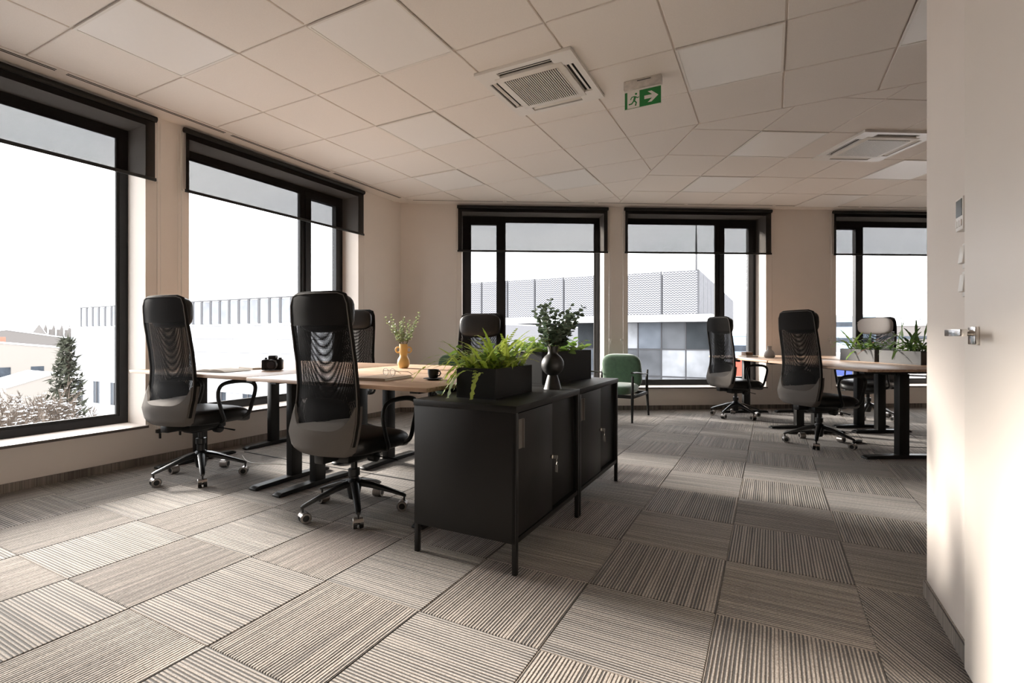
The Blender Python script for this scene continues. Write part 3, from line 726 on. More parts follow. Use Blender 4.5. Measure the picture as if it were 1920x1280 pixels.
# ------------------------------------------------------------------ green armchairs (face local +y)
def armchair(loc, heading, label):
    o = thing('green_armchair', label, 'armchair', loc, -R(heading))
    m = MB(); pillow(m, 0, 0, 0, .265, .055, .235, 14, 4.0); bk = m.build('back_cushion', M_green, o, (0, -.25, .575), smooth=True, ang=80); bk.rotation_euler.x = R(-14)
    m = MB(); pillow(m, 0, .02, .375, .262, .29, .065, 14, 4.0); m.build('seat_cushion', M_green, o, smooth=True, ang=80)
    M_bw = mat('black_stained_wood', (.008, .007, .006), .55, noise=.3, nscale=40, stretch=(1, 1, 8), spec=.3)
    for s in (-1, 1):
        x = s*.315
        m = MB(); m.tube([(x, .31, 0), (x*.985, .285, .30), (x*.98, .265, .555)], [.013, .019, .016], 8); m.build('front_leg', M_bw, o, smooth=True)
        m = MB(); m.tube([(x, -.39, 0), (x*.985, -.335, .30), (x*.98, -.325, .50), (x*.98, -.36, .60)], [.013, .019, .018, .013], 8); m.build('rear_leg', M_bw, o, smooth=True)
        m = MB(); m.tube([(x*.98, -.36, .545), (x*1.0, -.1, .565), (x*1.03, .15, .592), (x*1.03, .335, .60)], [.014, .021, .026, .02], 8, True, .5); m.build('armrest', M_bw, o, smooth=True)
        m = MB(); m.box(x*.985-.012, x*.985+.012, -.335, .285, .285, .325); m.build('side_rail', M_bw, o, bevel=.004)
    for y in (-.31, .27): m = MB(); m.box(-.31, .31, y-.012, y+.012, .285, .325); m.build('cross_rail', M_bw, o, bevel=.004)
    return o
armchair((1.31, 6.35, 0), 211, 'green upholstered armchair with black wooden arms beyond the end of the cabinets')
armchair((-.72, 6.36, 0), 178, 'green armchair mostly hidden behind the desks and fern planter')
# ------------------------------------------------------------------ planters and plants
random.seed(7)
def planter(c, rz, L, D, H, m, label, soil=True):
    """local x = depth, y = length"""
    o = thing('planter_box', label, 'planter', c, rz); t = .006
    b = MB(); b.box(0, D, 0, L, 0, .008); b.build('bottom', m, o)
    for a in ((0, t, 0, L), (D-t, D, 0, L), (t, D-t, 0, t), (t, D-t, L-t, L)):
        rbox(a[0], a[1], a[2], a[3], .008, H).build('side', m, o, bevel=.001, seg=1)
    rbox(t, D-t, t, L-t, .008, H-.022).build('soil', M_soil, o)
    return o
def leaf_mat(name, c, c2, rough=.45):
    m = bpy.data.materials.new(name); m.use_nodes = True; t = m.node_tree; b = t.nodes['Principled BSDF']; b.inputs['Roughness'].default_value = rough
    oi = t.nodes.new('ShaderNodeObjectInfo'); mx = t.nodes.new('ShaderNodeMix'); mx.data_type = 'RGBA'
    tcn = t.nodes.new('ShaderNodeTexCoord'); n = t.nodes.new('ShaderNodeTexNoise'); n.inputs['Scale'].default_value = 25
    t.links.new(tcn.outputs['Object'], n.inputs['Vector'])
    k = math_n(t, 'MULTIPLY_ADD', n.outputs[0], .6, math_n(t, 'MULTIPLY_ADD', oi.outputs['Random'], .7, -.15))
    k.node.use_clamp = True
    mx.inputs[6].default_value = c+(1,); mx.inputs[7].default_value = c2+(1,); t.links.new(k, mx.inputs[0]); t.links.new(mx.outputs[2], b.inputs['Base Color'])
    tl = t.nodes.new('ShaderNodeBsdfTranslucent'); t.links.new(mx.outputs[2], tl.inputs[0]); ms = t.nodes.new('ShaderNodeMixShader'); ms.inputs[0].default_value = .35
    o = t.nodes['Material Output']; t.links.new(b.outputs[0], ms.inputs[1]); t.links.new(tl.outputs[0], ms.inputs[2]); t.links.new(ms.outputs[0], o.inputs[0])
    return m
M_fern = leaf_mat('fern_green', (.22, .33, .035), (.50, .58, .11)); M_fernd = leaf_mat('dark_leaf', (.035, .075, .022), (.10, .17, .045))
M_pothos = leaf_mat('pothos_green', (.09, .19, .03), (.26, .38, .08)); M_euc = leaf_mat('eucalyptus_grey_green', (.055, .085, .055), (.13, .17, .11), .6)
M_euc2 = leaf_mat('eucalyptus_light', (.14, .18, .08), (.30, .34, .18), .6); M_stem = mat('stem', (.10, .08, .04), .7); M_brown = leaf_mat('brown_leaf', (.09, .035, .02), (.2, .09, .05))
def curve(p0, d, L, droop, n=14, wob=0, curl=0):
    """a drooping arc from p0 starting in direction d"""
    p = Vector(p0); d = Vector(d).normalized(); pts = [p.copy()]; st = L/n
    for i in range(n):
        d = (d+Vector((random.uniform(-wob, wob), random.uniform(-wob, wob), -droop*st*(1+curl*i/n)))).normalized(); p = p+d*st; pts.append(p.copy())
    return pts
def frond(pts, wmax, wav, m, par, nm='frond', blade=True, tip=.1):
    """undivided wavy fern blade or leaflet rows along a midrib"""
    n = len(pts)-1; L = []; C = []; Rr = []
    for i, q in enumerate(pts):
        t = i/n; tg = (pts[min(i+1, n)]-pts[max(i-1, 0)]).normalized(); sd = tg.cross(Vector((0, 0, 1)))
        sd = sd.normalized() if sd.length > 1e-3 else Vector((1, 0, 0)); up = sd.cross(tg).normalized()
        wd = wmax*math.sin(PI*min(1, (t*.92+tip)))**.7
        L.append(q+sd*wd*(1+wav*math.sin(i*2.3))+up*wd*.25*math.sin(i*2.9)); C.append(q); Rr.append(q-sd*wd*(1+wav*math.sin(i*2.3+1))+up*wd*.25*math.sin(i*2.9+2))
    mb = MB(); mb.loft([L, C, Rr]); return mb.build(nm, m, par, smooth=True, ang=80)
def pinnate(pts, lw, ll, m, par, nm='frond'):
    n = len(pts)-1; mb = MB(); mb.tube(pts, [.0022*(1-.7*i/n) for i in range(n+1)], 4)
    for i in range(2, n+1):
        t = i/n; tg = (pts[min(i+1, n)]-pts[i-1]).normalized(); sd = tg.cross(Vector((0, 0, 1))).normalized() if abs(tg.z) < .98 else Vector((1, 0, 0)); up = sd.cross(tg)
        k = ll*(1-.75*t**1.5)*(.6+.4*min(1, t*4))
        for s in (-1, 1):
            a = pts[i]; b_ = a+sd*s*k+tg*k*.35-up*k*.12; w_ = tg*lw
            mb.add([a-w_*.4, a+w_*.5, a+(b_-a)*.55+w_*.9, b_, a+(b_-a)*.5-w_*.5], [(0, 1, 2, 3, 4)])
    return mb.build(nm, m, par, smooth=True, ang=80)
def leaf_shape(l, w_, fold=.15):
    m = MB(); n = 5; Lr = []; C = []; Rr = []
    for i in range(n+1):
        t = i/n; wd = w_*math.sin(PI*min(.98, max(.02, t)))**.8; C.append((0, l*t, -.1*l*t*t)); Lr.append((-wd, l*t, wd*fold-.1*l*t*t)); Rr.append((wd, l*t, wd*fold-.1*l*t*t))
    m.loft([Lr, C, Rr]); return m
def place_leaf(me, par, p, d, roll, s=1.0, nm='leaf'):
    o = obj(nm, me, par, p); d = Vector(d).normalized(); q = d.to_track_quat('Y', 'Z'); o.rotation_mode = 'QUATERNION'
    from mathutils import Quaternion
    o.rotation_quaternion = q @ Quaternion((0, 1, 0), roll); o.scale = (s, s, s); return o
ME_euc = None
def eucalyptus(loc, label, n, h, spread, m, leaf_r, bias=(0, 0), z0=0, tall=1.3):
    o = thing('eucalyptus_bouquet', label, 'branches', loc)
    me = MB()
    k = 9; me.add([(0, 0, 0)]+[(leaf_r*.9*math.cos(2*PI*i/k), leaf_r+leaf_r*math.sin(2*PI*i/k), .12*leaf_r*math.cos(4*PI*i/k)) for i in range(k)], [(0, 1+i, 1+(i+1) % k) for i in range(k)])
    lm = me.mesh('leaf', m, smooth=True, ang=80)
    for b in range(n):
        a = 2*PI*b/n+random.uniform(-.3, .3); sp = spread*random.uniform(.4, 1.1)
        d = Vector((math.cos(a)*sp+bias[0], math.sin(a)*sp*.8+bias[1], 1))
        pts = curve((math.cos(a)*.006, math.sin(a)*.006, z0), d, h*random.uniform(.72, 1.05)*(tall if b == 0 else 1), random.uniform(-.2, 1.2), 13, .03)
        br = MB().tube(pts, [.0028*(1-.6*i/13) for i in range(14)], 5).build('branch', M_stem, o)
        for i in range(4, 14):
            t = i/13; tg = (pts[min(i+1, 13)]-pts[i-1]).normalized()
            sd = tg.cross(Vector((math.sin(i*1.7), math.cos(i*1.7), .2))).normalized()
            for s in (-1, 1, .35): place_leaf(lm, br, pts[i], sd*s+tg*.45, random.uniform(-.8, .8), (1.1-.55*t)*random.uniform(.85, 1.15))
    return o
M_pblack = mat('planter_black', (.008, .0072, .0066), .6, spec=.25, noise=.2, nscale=30); M_pgrey = mat('planter_grey', (.055, .052, .049), .5, noise=.12, nscale=8)
ZCB = .738
planter(A(-1.395, 2.068, ZCB), RA, .405, .225, .147, M_pblack, 'low black metal planter box of bright green ferns on the cabinet')
H2 = R(38); pe = Vector((.562, 3.568)); pd = Vector((math.sin(H2), math.cos(H2))); pn = Vector((math.cos(H2), -math.sin(H2)))
s0 = pe-pd*.62-pn*.215
planter((s0.x, s0.y, ZCB), -H2, .62, .215, .205, M_pblack, 'taller black metal planter box behind the black vase')
planter(B(4.03, 4.93, ZRD), RB, .50, .20, .128, M_pgrey, 'grey planter box on the desk, the one closer to the windows')
planter(B(4.03, 4.38, ZRD), RB, .49, .20, .128, M_pgrey, 'grey planter box on the desk, the one closer to the door')
# fern in the first planter; its fronds come to rest on the cabinet and desk tops
def rest_on(pts):
    for q in pts:
        if q.y > -.16: q.z = max(q.z, -.062 if q.x < -.10 else -.108)
    return pts
f1 = thing('fern_plant', 'bright green fern with long wavy fronds growing in the low black planter', 'fern', A(-1.395, 2.068, ZCB+.12), RA)
for k in range(80):
    x, y = random.uniform(.03, .195), random.uniform(.03, .38); a = random.uniform(0, 2*PI); el = random.uniform(.9, 2.4)
    pts = curve((x, y, 0), (math.cos(a)-.25, math.sin(a), el), random.uniform(.16, .31), random.uniform(2.5, 8), 16, .05)
    if k % 2: frond(rest_on(pts), random.uniform(.007, .011), .35, M_fern, f1)
    else: pinnate(rest_on(pts), .010, .026, M_fern, f1)
for k in range(34):
    y = random.uniform(.02, .39); a = random.uniform(1.7, 4.9)
    pts = curve((.07, y, 0), (math.cos(a), math.sin(a)*.8, random.uniform(.5, 1.5)), random.uniform(.22, .36), random.uniform(5, 10), 18, .05)
    if k % 3: frond(rest_on(pts), random.uniform(.007, .0105), .4, M_fern, f1)
    else: pinnate(rest_on(pts), .010, .024, M_fern, f1)
for x, y, dx, dy, dz, L, dr in ((.05, .03, -.9, -.5, .75, .36, 4.5), (.03, .10, -1, -.2, .9, .42, 5.0), (.1, .02, -.25, -.6, .6, .36, 13), (.06, .05, -.8, -.7, .2, .30, 9), (.15, .01, .15, -.7, .5, .30, 15), (.02, .2, -1, .1, .8, .36, 6), (.1, .2, -.3, .2, 1.2, .36, 5), (.12, .3, .2, .3, 1.2, .34, 6)):
    frond(rest_on(curve((x, y, 0), (dx, dy, dz), L, dr, 24, .04)), .0105, .4, M_fern, f1)
lf = leaf_shape(.055, .019).mesh('leaf', M_pothos, smooth=True, ang=80)
def leafy(o, L, D, n, hmax, me, sc_=(.8, 1.3), z0=0, out=.5):
    for k in range(n):
        x, y = random.uniform(.02, D-.02), random.uniform(.02, L-.02); a = random.uniform(0, 2*PI)
        pts = curve((x, y, 0), (math.cos(a)*out, math.sin(a)*out, 1), random.uniform(.35, 1)*hmax, random.uniform(1, 8), 6, .08)
        s = MB().tube(pts, .0014, 4).build('stem', M_stem, o)
        for i in range(2, 7):
            b = random.uniform(0, 2*PI); place_leaf(me, s, pts[i], (math.cos(b), math.sin(b), random.uniform(-.3, .6)), random.uniform(-.6, .6), random.uniform(*sc_))
f2 = thing('trailing_plant', 'yellow-green small-leaved plant growing at the back of the fern planter', 'plant', A(-1.395, 2.068, ZCB+.12), RA)
for k in range(1): leafy(f2, .40, .22, 34, .18, lf, (.6, 1.0))
f3 = thing('pothos_plant', 'green heart-leaved pothos growing in the taller black planter', 'plant', (s0.x, s0.y, ZCB+.18), -H2)
leafy(f3, .60, .21, 44, .17, leaf_shape(.06, .024).mesh('leaf', M_pothos, smooth=True, ang=80), (.7, 1.2), out=.8)
f4 = thing('strap_leaf_plant', 'light and dark green strap-leaved plant in the grey planter closer to the windows', 'plant', B(4.03, 4.93, ZRD+.108), RB)
f5 = thing('broad_leaf_plant', 'tall dark green upright plant in the grey planter closer to the door', 'plant', B(4.03, 4.38, ZRD+.108), RB)
for o, m_, n, hh in ((f4, M_fernd, 34, .30), (f5, M_fernd, 30, .36)):
    for k in range(n):
        x, y = random.uniform(.03, .17), random.uniform(.03, .46); a = random.uniform(0, 2*PI); e = random.uniform(.5, 2.2)
        mm = M_pothos if (o is f4 and y > .26) else (M_brown if (o is f4 and k % 9 == 0) else m_)
        frond(curve((x, y, 0), (math.cos(a), math.sin(a), e), hh*random.uniform(.5, 1.1), random.uniform(2, 8), 10, .05), random.uniform(.010, .017), .12, mm, o, 'leaf', tip=.03)
leafy(f4, .48, .19, 16, .13, lf, (.6, 1.0)); leafy(f5, .47, .19, 14, .16, lf, (.7, 1.1))
for k in range(5):
    pts = curve((.1, .1+.07*k, 0), (random.uniform(-.3, .3), random.uniform(-.3, .3), 1.6), random.uniform(.28, .38), 1, 8, .06)
    frond(pts, .013, .1, M_fernd, f5, 'leaf', tip=.02)

# ------------------------------------------------------------------ vases
vb = thing('black_vase', 'black vase with round body on a flared foot, on the cabinet', 'vase', A(-1.12, 2.646, ZCB))
pr = [(.052, 0), (.050, .004), (.030, .075), (.026, .082)]
MB().lathe(pr, 28).build('foot', mat('black_ceramic', (.006, .0055, .0053), .5, noise=.2, nscale=20), vb, smooth=True)
pr = [(.024, .078)]+[(.066*math.cos(t), .140+.066*math.sin(t)) for t in [R(-68+14*i) for i in range(10)]]+[(.029, .203), (.026, .215), (.032, .245), (.030, .246), (.023, .215)]
MB().lathe(pr, 28).build('body', MATS['black_ceramic'], vb, smooth=True, ang=60)
eucalyptus(A(-1.12, 2.646, ZCB), 'dark eucalyptus branches standing in the round black vase', 14, .36, .50, M_euc, .0225, (.10, 0), .17, 1.12)
M_yel = mat('yellow_glaze', (.62, .40, .13), .45, noise=.12, nscale=15)
vy = thing('yellow_vase', 'matt yellow vase with two ring handles on the desk', 'vase', A(-2.655, 3.17, ZL))
pr = [(.030, 0), (.040, .008), (.050, .040), (.048, .066), (.036, .088), (.030, .10), (.031, .112), (.034, .13), (.034, .17), (.034, .196), (.031, .197), (.029, .17)]
MB().lathe(pr, 26).build('body', M_yel, vy, smooth=True, ang=60)
for s in (-1, 1):
    MB().tube([(s*(.044+.020*math.cos(t)), s*.0, .150+.022*math.sin(t)) for t in [2*PI*i/16 for i in range(17)]], .0062, 8, False, up=(0, 1, 0)).build('ring_handle', M_yel, vy, smooth=True)
eucalyptus(A(-2.655, 3.17, ZL), 'light green eucalyptus sprigs standing in the yellow vase', 10, .30, .42, M_euc2, .0135, (0, 0), .15, 1.1)
vg = thing('grey_carafe', 'pale grey round carafe vase on the far oak desk', 'vase', B(3.55, 6.02, ZRD))
MB().lathe([(.050, 0), (.062, .012), (.064, .045), (.05, .078), (.028, .098), (.024, .115), (.030, .145), (.026, .146), (.020, .115)], 24).build('body', mat('grey_ceramic', (.40, .37, .345), .6, noise=.1), vg, smooth=True, ang=60)

# ------------------------------------------------------------------ things on the desks
M_card = mat('kraft_cover', (.33, .23, .15), .7, noise=.1); M_dark = mat('dark_cover', (.03, .027, .025), .6)
def book(name, loc, rz, L, W, H, m, label):
    o = thing(name, label, 'book', loc, rz)
    rbox(.002, L-.003, .003, W-.003, .002, H-.002).build('pages', M_paper, o)
    c = MB(); c.box(0, L, 0, W, 0, .002); c.box(0, L, 0, W, H-.002, H); c.box(0, .002, 0, W, .002, H-.002); c.build('cover', m, o)
    return o
ob = thing('open_book', 'open book lying on the oak desk behind the chair', 'book', A(-3.62, 2.28, ZL), RA+R(6))
for s in (-1, 1):
    rows = []
    for i in range(9):
        t = i/8; x = s*.15*t; z = .004+.018*math.sin(PI*min(1, .12+t*.88))**.6*(1-.35*t)
        rows.append([(x, -.105, .003), (x, .105, .003), (x, .105, z), (x, -.105, z)])
    MB().loft(rows, True, True).build('page_block', M_paper, ob, smooth=True)
rbox(-.155, .155, -.11, .11, 0, .003).build('cover', M_dark, ob)
book('notebook', A(-3.80, 2.52, ZL), RA-R(10), .24, .17, .014, M_paper, 'closed pale notebook under the black pen on the oak desk')
pn_ = thing('pen', 'black pen lying on the pale notebook beside the open book', 'pen', A(-3.68, 2.60, ZL+.0195), RA-R(25))
MB().tube([(-.08, 0, 0), (.06, 0, 0)], .0052, 10).build('barrel', M_plast, pn_, smooth=True); MB().tube([(.06, 0, 0), (.078, 0, 0)], [.005, .001], 10).build('tip', M_chrome, pn_, smooth=True)
nb = book('kraft_notebook', A(-1.98, 2.20, ZL), RA+R(98), .30, .21, .017, M_card, 'brown-covered notebook under the clear-framed glasses')
gl = thing('eyeglasses', 'clear-framed eyeglasses lying on the brown notebook', 'glasses', A(-2.09, 2.36, ZL+.0175), RA-R(12))
M_clear = mat('clear_acetate', (.75, .70, .64), .08, spec=.8)
for s in (-1, 1):
    MB().tube([(s*.034+.026*math.cos(t), 0, .024+.022*math.sin(t)) for t in [2*PI*i/20 for i in range(21)]], .0022, 6, False, up=(0, 1, 0)).build('rim', M_clear, gl, smooth=True)
    MB().lathe([(.0001, -.0006), (.0245, -.0006), (.0245, .0006), (.0001, .0006)], 18, M=Matrix.Translation((s*.034, 0, .024)) @ Matrix.Rotation(PI/2, 4, 'X')).build('lens', M_glass, gl)
    MB().tube([(s*.060, 0, .030), (s*.064, .03, .029), (s*.062, .10, .022), (s*.058, .135, .003)], .0022, 6).build('temple', M_clear, gl, smooth=True)
MB().tube([(-.009, 0, .030), (0, -.002, .034), (.009, 0, .030)], .002, 6).build('bridge', M_clear, gl, smooth=True)
cu = thing('espresso_cup', 'small black espresso cup standing on a saucer beside the glasses', 'cup', A(-1.80, 2.42, ZL+.009), RA)
M_blc = MATS['black_ceramic']
MB().lathe([(.020, 0), (.026, .004), (.033, .03), (.034, .054), (.031, .054), (.029, .03), (.018, .008)], 24).build('body', M_blc, cu, smooth=True, ang=60)
MB().tube([(.031, 0, .043), (.048, 0, .045), (.054, 0, .032), (.046, 0, .018), (.030, 0, .015)], .0042, 8).build('handle', M_blc, cu, smooth=True)
MB().lathe([(.0001, 0), (.029, 0), (.029, .001), (.0001, .001)], 20, (0, 0, .042)).build('coffee', mat('coffee', (.02, .01, .005), .1), cu)
sa = thing('saucer', 'black saucer under the espresso cup', 'saucer', A(-1.80, 2.42, ZL))
MB().lathe([(.028, 0), (.034, .003), (.058, .009), (.060, .011), (.056, .0115), (.030, .006), (.0001, .006)], 28).build('dish', M_blc, sa, smooth=True, ang=60)
# camera with lens
cm = thing('photo_camera', 'black SLR photo camera with large lens on the oak desk', 'camera', A(-3.394, 2.53, ZL), RA+R(38))
b = MB(); b.box(-.070, .070, -.028, .028, .002, .085); b.build('body', M_plast, cm, bevel=.010, seg=3)
b = MB(); b.box(-.030, .030, -.034, .022, .080, .115); b.build('pentaprism', M_plast, cm, bevel=.010, seg=2)
b = MB(); b.box(-.073, -.040, -.048, -.02, .003, .082); b.build('grip', mat('camera_grip', (.014, .013, .012), .75, bump=.3, bscale=900), cm, bevel=.010, seg=3)
ln = MB(); ln.lathe([(.033, 0), (.036, .006), (.036, .03), (.039, .034), (.039, .055), (.036, .06), (.038, .075), (.033, .076), (.028, .066)], 28, M=Matrix.Translation((.008, -.027, .045)) @ Matrix.Rotation(PI/2, 4, 'X'))
lo = ln.build('lens', M_plast, cm, smooth=True)
MB().lathe([(.0001, 0), (.029, 0), (.029, .002), (.0001, .003)], 24, M=Matrix.Translation((.008, -.094, .045)) @ Matrix.Rotation(PI/2, 4, 'X')).build('front_element', mat('lens_glass', (.02, .02, .03), .05, spec=.8), lo)
MB().lathe([(.0392, .038), (.0396, .04), (.0396, .05), (.0392, .052)], 28, M=Matrix.Translation((.008, -.027, .045)) @ Matrix.Rotation(PI/2, 4, 'X')).build('focus_ring', mat('lens_ring', (.03, .03, .03), .8), lo)
for x, r_ in ((.050, .012), (-.052, .009)):
    MB().lathe([(r_, .084), (r_, .095), (r_*.8, .097)], 18, (x, 0, 0)).build('dial', M_plast, cm, smooth=True)
MB().tube([(-.075, 0, .07), (-.082, .01, .04), (-.078, .02, .012)], .003, 5).build('strap_loop', M_plast, cm)
book('stacked_book', B(3.30, 6.33, ZRD), RB1, .22, .16, .02, M_paper, 'pale book under the small wooden box beside the grey carafe')
wb = thing('wooden_box', 'small brown wooden box on the pale book beside the carafe', 'box', B(3.33, 6.29, ZRD+.02), RB1)
rbox(0, .12, 0, .09, 0, .03).build('body', mat('brown_wood', (.2, .11, .06), .6, noise=.3, nscale=20), wb, bevel=.002); rbox(0, .12, 0, .09, .031, .045).build('lid', MATS['brown_wood'], wb, bevel=.002)

# ------------------------------------------------------------------ cables
def cable(label, pts, r=.003, m=None):
    P = [Vector(p) for p in pts]; S = []
    for i in range(len(P)-1):
        p0, p1, p2, p3 = P[max(i-1, 0)], P[i], P[i+1], P[min(i+2, len(P)-1)]
        for k in range(6):
            t = k/6; S.append(.5*((2*p1)+(p2-p0)*t+(2*p0-5*p1+4*p2-p3)*t*t+(3*p1-p0-3*p2+p3)*t**3))
    S.append(P[-1]); return tag(MB().tube(S, r, 6).build('power_cable', m or M_cable, smooth=True), label, 'cable')
cable('thin black cable lying on the carpet under the camera desk and glasses desk', [A(-4.2, 2.84, .003), A(-3.6, 2.83, .003), A(-3.0, 2.832, .003), A(-2.3, 2.835, .003), A(-1.7, 2.83, .003)])
cable('thin white cable lying on the carpet behind the chair with the open book', [A(-4.08, 2.74, .003), A(-3.78, 2.62, .003), A(-3.45, 2.72, .003), A(-3.2, 2.56, .003)], .0025, M_white)
cable('black cable on the carpet between the desks near the planters', [B(3.66, 4.65, .003), B(3.8, 4.5, .003), B(4.3, 4.36, .003), B(4.9, 4.4, .003)])
cable('black cable trailing on the carpet from the far aisle chair desk', [B(3.3, 5.95, .003), B(3.5, 5.75, .003), B(3.88, 5.62, .003), B(3.90, 5.1, .003)])
pb = thing('power_adapter', 'black power adapter lying on the carpet near the aisle desk', 'adapter', B(3.62, 4.64, 0), RB+R(20))
rbox(-.045, .045, -.02, .02, 0, .028).build('body', M_plast, pb, bevel=.004); rbox(-.06, -.045, -.006, .006, .008, .018).build('plug_sleeve', M_plast, pb)
#MARK_OUT

# ------------------------------------------------------------------ outside: buildings, ground, houses, trees
M_facade = mat('facade_white_panel', (.40, .405, .42), .9, spec=.05, noise=.08, nscale=1.2)
M_fac2 = mat('facade_reveal', (.14, .14, .15), .8); M_oglass = mat('outside_glass', (.05, .06, .075), .4, spec=.15, noise=.5, nscale=.8)
M_snow = mat('snow', (.72, .73, .75), .95, noise=.12, nscale=.3, spec=.05); M_scr = mat('screen_metal', (.15, .15, .16), .95, spec=.05, noise=.25, nscale=5)
M_post = mat('dark_post', (.05, .05, .055), .6); M_rail = mat('railing_glass_panel', (.24, .25, .27), .8, spec=.1, noise=.3, nscale=1.5)
ob1 = thing('white_office_block', 'white panelled neighbouring building with a railed roof terrace', 'building', A(0, 0, 0), RA)
V1, UA_, UB_ = 14.3, -37.5, -9.6
rbox(UA_, UB_, V1+.05, V1+12, -14, 1.50).build('core', M_fac2, ob1)
rowsz = [(1.50-.62*k, 1.50-.62*(k+1)) for k in range(9)]
for r_, (z1, z0) in enumerate(rowsz):
    nx = 9; st = (UB_-UA_)/nx
    if r_ in (5, 6):
        xs_ = []; x = UA_+.6
        while x < UB_-1:
            xs_.append((x, x+.75)); x += 1.95
        prev = UA_
        for a, b in xs_+[(UB_, UB_)]:
            if a-prev > .05: rbox(prev+.008, a-.008, V1, V1+.06, z0+.008, z1-.008).build('facade_panel', M_facade, ob1)
            if a < UB_ and r_ == 5:
                wv = rbox(a, b, V1+.03, V1+.055, rowsz[6][1], z1).build('window_opening', M_oglass, ob1); rbox(a+.34, a+.40, V1+.0, V1+.03, rowsz[6][1], z1).build('window_bar', M_post, wv)
            prev = b
    else:
        for k in range(nx): rbox(UA_+k*st+.008, UA_+(k+1)*st-.008, V1, V1+.06, z0+.008, z1-.008).build('facade_panel', M_facade, ob1)
rbox(UA_-.1, UB_+.1, V1-.1, V1+.4, 1.50, 1.57).build('roof_edge', M_snow, ob1)
rbox(UA_, UB_, V1+.4, V1+12, 1.48, 1.53).build('roof', M_snow, ob1)
x = UA_+.35
while x < UB_-.6:
    rbox(x, x+.15, V1+.25, V1+.31, 1.57, 2.72).build('railing_post', M_post, ob1)
    rbox(x+.16, x+.71, V1+.27, V1+.29, 1.62, 2.68).build('railing_panel', M_rail, ob1)
    x += .72
rbox(UA_+.3, UB_, V1+.24, V1+.32, 2.70, 2.76).build('top_rail', M_post, ob1)
ob2 = thing('grey_screen_building', 'grey building with perforated metal roof screen, white eaves and glazed facade', 'building', A(0, 0, 0), RA)
V2, UA2, UB2 = 35.2, -34, -4.3; ZS0, ZS1 = 2.45, 5.45
def screen_mat():
    m = bpy.data.materials.new('perforated_screen'); m.use_nodes = True; t = m.node_tree; b = t.nodes['Principled BSDF']; b.inputs['Roughness'].default_value = .9; b.inputs['Specular IOR Level'].default_value = .1
    tcn = t.nodes.new('ShaderNodeTexCoord'); sx = t.nodes.new('ShaderNodeSeparateXYZ'); t.links.new(tcn.outputs['Object'], sx.inputs[0])
    hz_ = math_n(t, 'ADD', sx.outputs[0], sx.outputs[1])
    s1 = math_n(t, 'SINE', math_n(t, 'MULTIPLY', hz_, 2*PI/.22)); s2 = math_n(t, 'SINE', math_n(t, 'ADD', math_n(t, 'MULTIPLY', sx.outputs[2], 2*PI/.16), math_n(t, 'MULTIPLY', s1, 1.6)))
    r_ = t.nodes.new('ShaderNodeValToRGB'); r_.color_ramp.elements[0].color = (.06, .06, .065, 1); r_.color_ramp.elements[1].color = (.26, .26, .28, 1)
    r_.color_ramp.elements[0].position = .25; r_.color_ramp.elements[1].position = .6
    t.links.new(math_n(t, 'MULTIPLY_ADD', s2, .5, .5), r_.inputs[0]); t.links.new(r_.outputs[0], b.inputs['Base Color']); return m
M_screen = screen_mat()
rbox(UA2, UB2-.1, V2+.2, V2+34, -14, ZS1-.15).build('core', M_fac2, ob2)
k = 0; x = UB2
while x > UA2+1:
    rbox(x-2.36, x-.08, V2, V2+.12, ZS0, ZS1).build('screen_panel', M_screen, ob2); rbox(x-.09, x, V2-.03, V2+.14, ZS0, ZS1+.04).build('screen_post', M_post, ob2); x -= 2.42
for k in range(14): rbox(UB2-.1, UB2+.02, V2+.1+k*2.42, V2+2.4+k*2.42, ZS0, ZS1).build('screen_panel', M_scr, ob2)
rbox(UA2, UB2+1.0, V2-2.2, V2+.1, 1.95, 2.40).build('eaves', M_snow, ob2)
# glazed facade under the eaves: mullions and panes
VG = V2-1.2; GZ0, GZ1 = -9.0, 1.95
x = UB2+.9; ci = 0; gt = [mat('pane_%s' % n_, c_, .7, spec=.03, noise=.5, nscale=.6) for n_, c_ in (('dark', (.045, .05, .055)), ('mid', (.11, .115, .125)), ('pale', (.30, .31, .33)), ('blue', (.14, .155, .18)))]  # mixed pane tones: reflections in the glazing put into the colour, plus white panels
random.seed(3)
while x > UA2:
    for r_ in range(6):
        z1 = GZ1-r_*1.82; z0 = z1-1.82
        rbox(x-1.52, x-.04, VG+.03, VG+.08, z0+.04, z1-.04).build('facade_pane', gt[random.choice((0, 0, 1, 1, 2, 2, 3))], ob2)
    rbox(x-.04, x+.0, VG-.02, VG+.1, GZ0, GZ1).build('facade_mullion', M_post, ob2); x -= 1.56; ci += 1
for r_ in range(7):
    rbox(UA2, UB2+.9, VG-.01, VG+.1, GZ1-r_*1.82-.04, GZ1-r_*1.82).build('facade_transom', M_post, ob2)
rbox(UA2, UB2+.92, VG+.1, V2+1, GZ0, GZ1).build('facade_back', M_fac2, ob2)
mast = tag(MB().tube([A(-4.6, 36.2, 5.2), A(-4.6, 36.2, 6.2), A(-4.6, 36.2, 9.6)], [.09, .09, .012], 8).build('roof_mast', M_post), 'thin antenna mast on the roof of the grey building', 'mast')
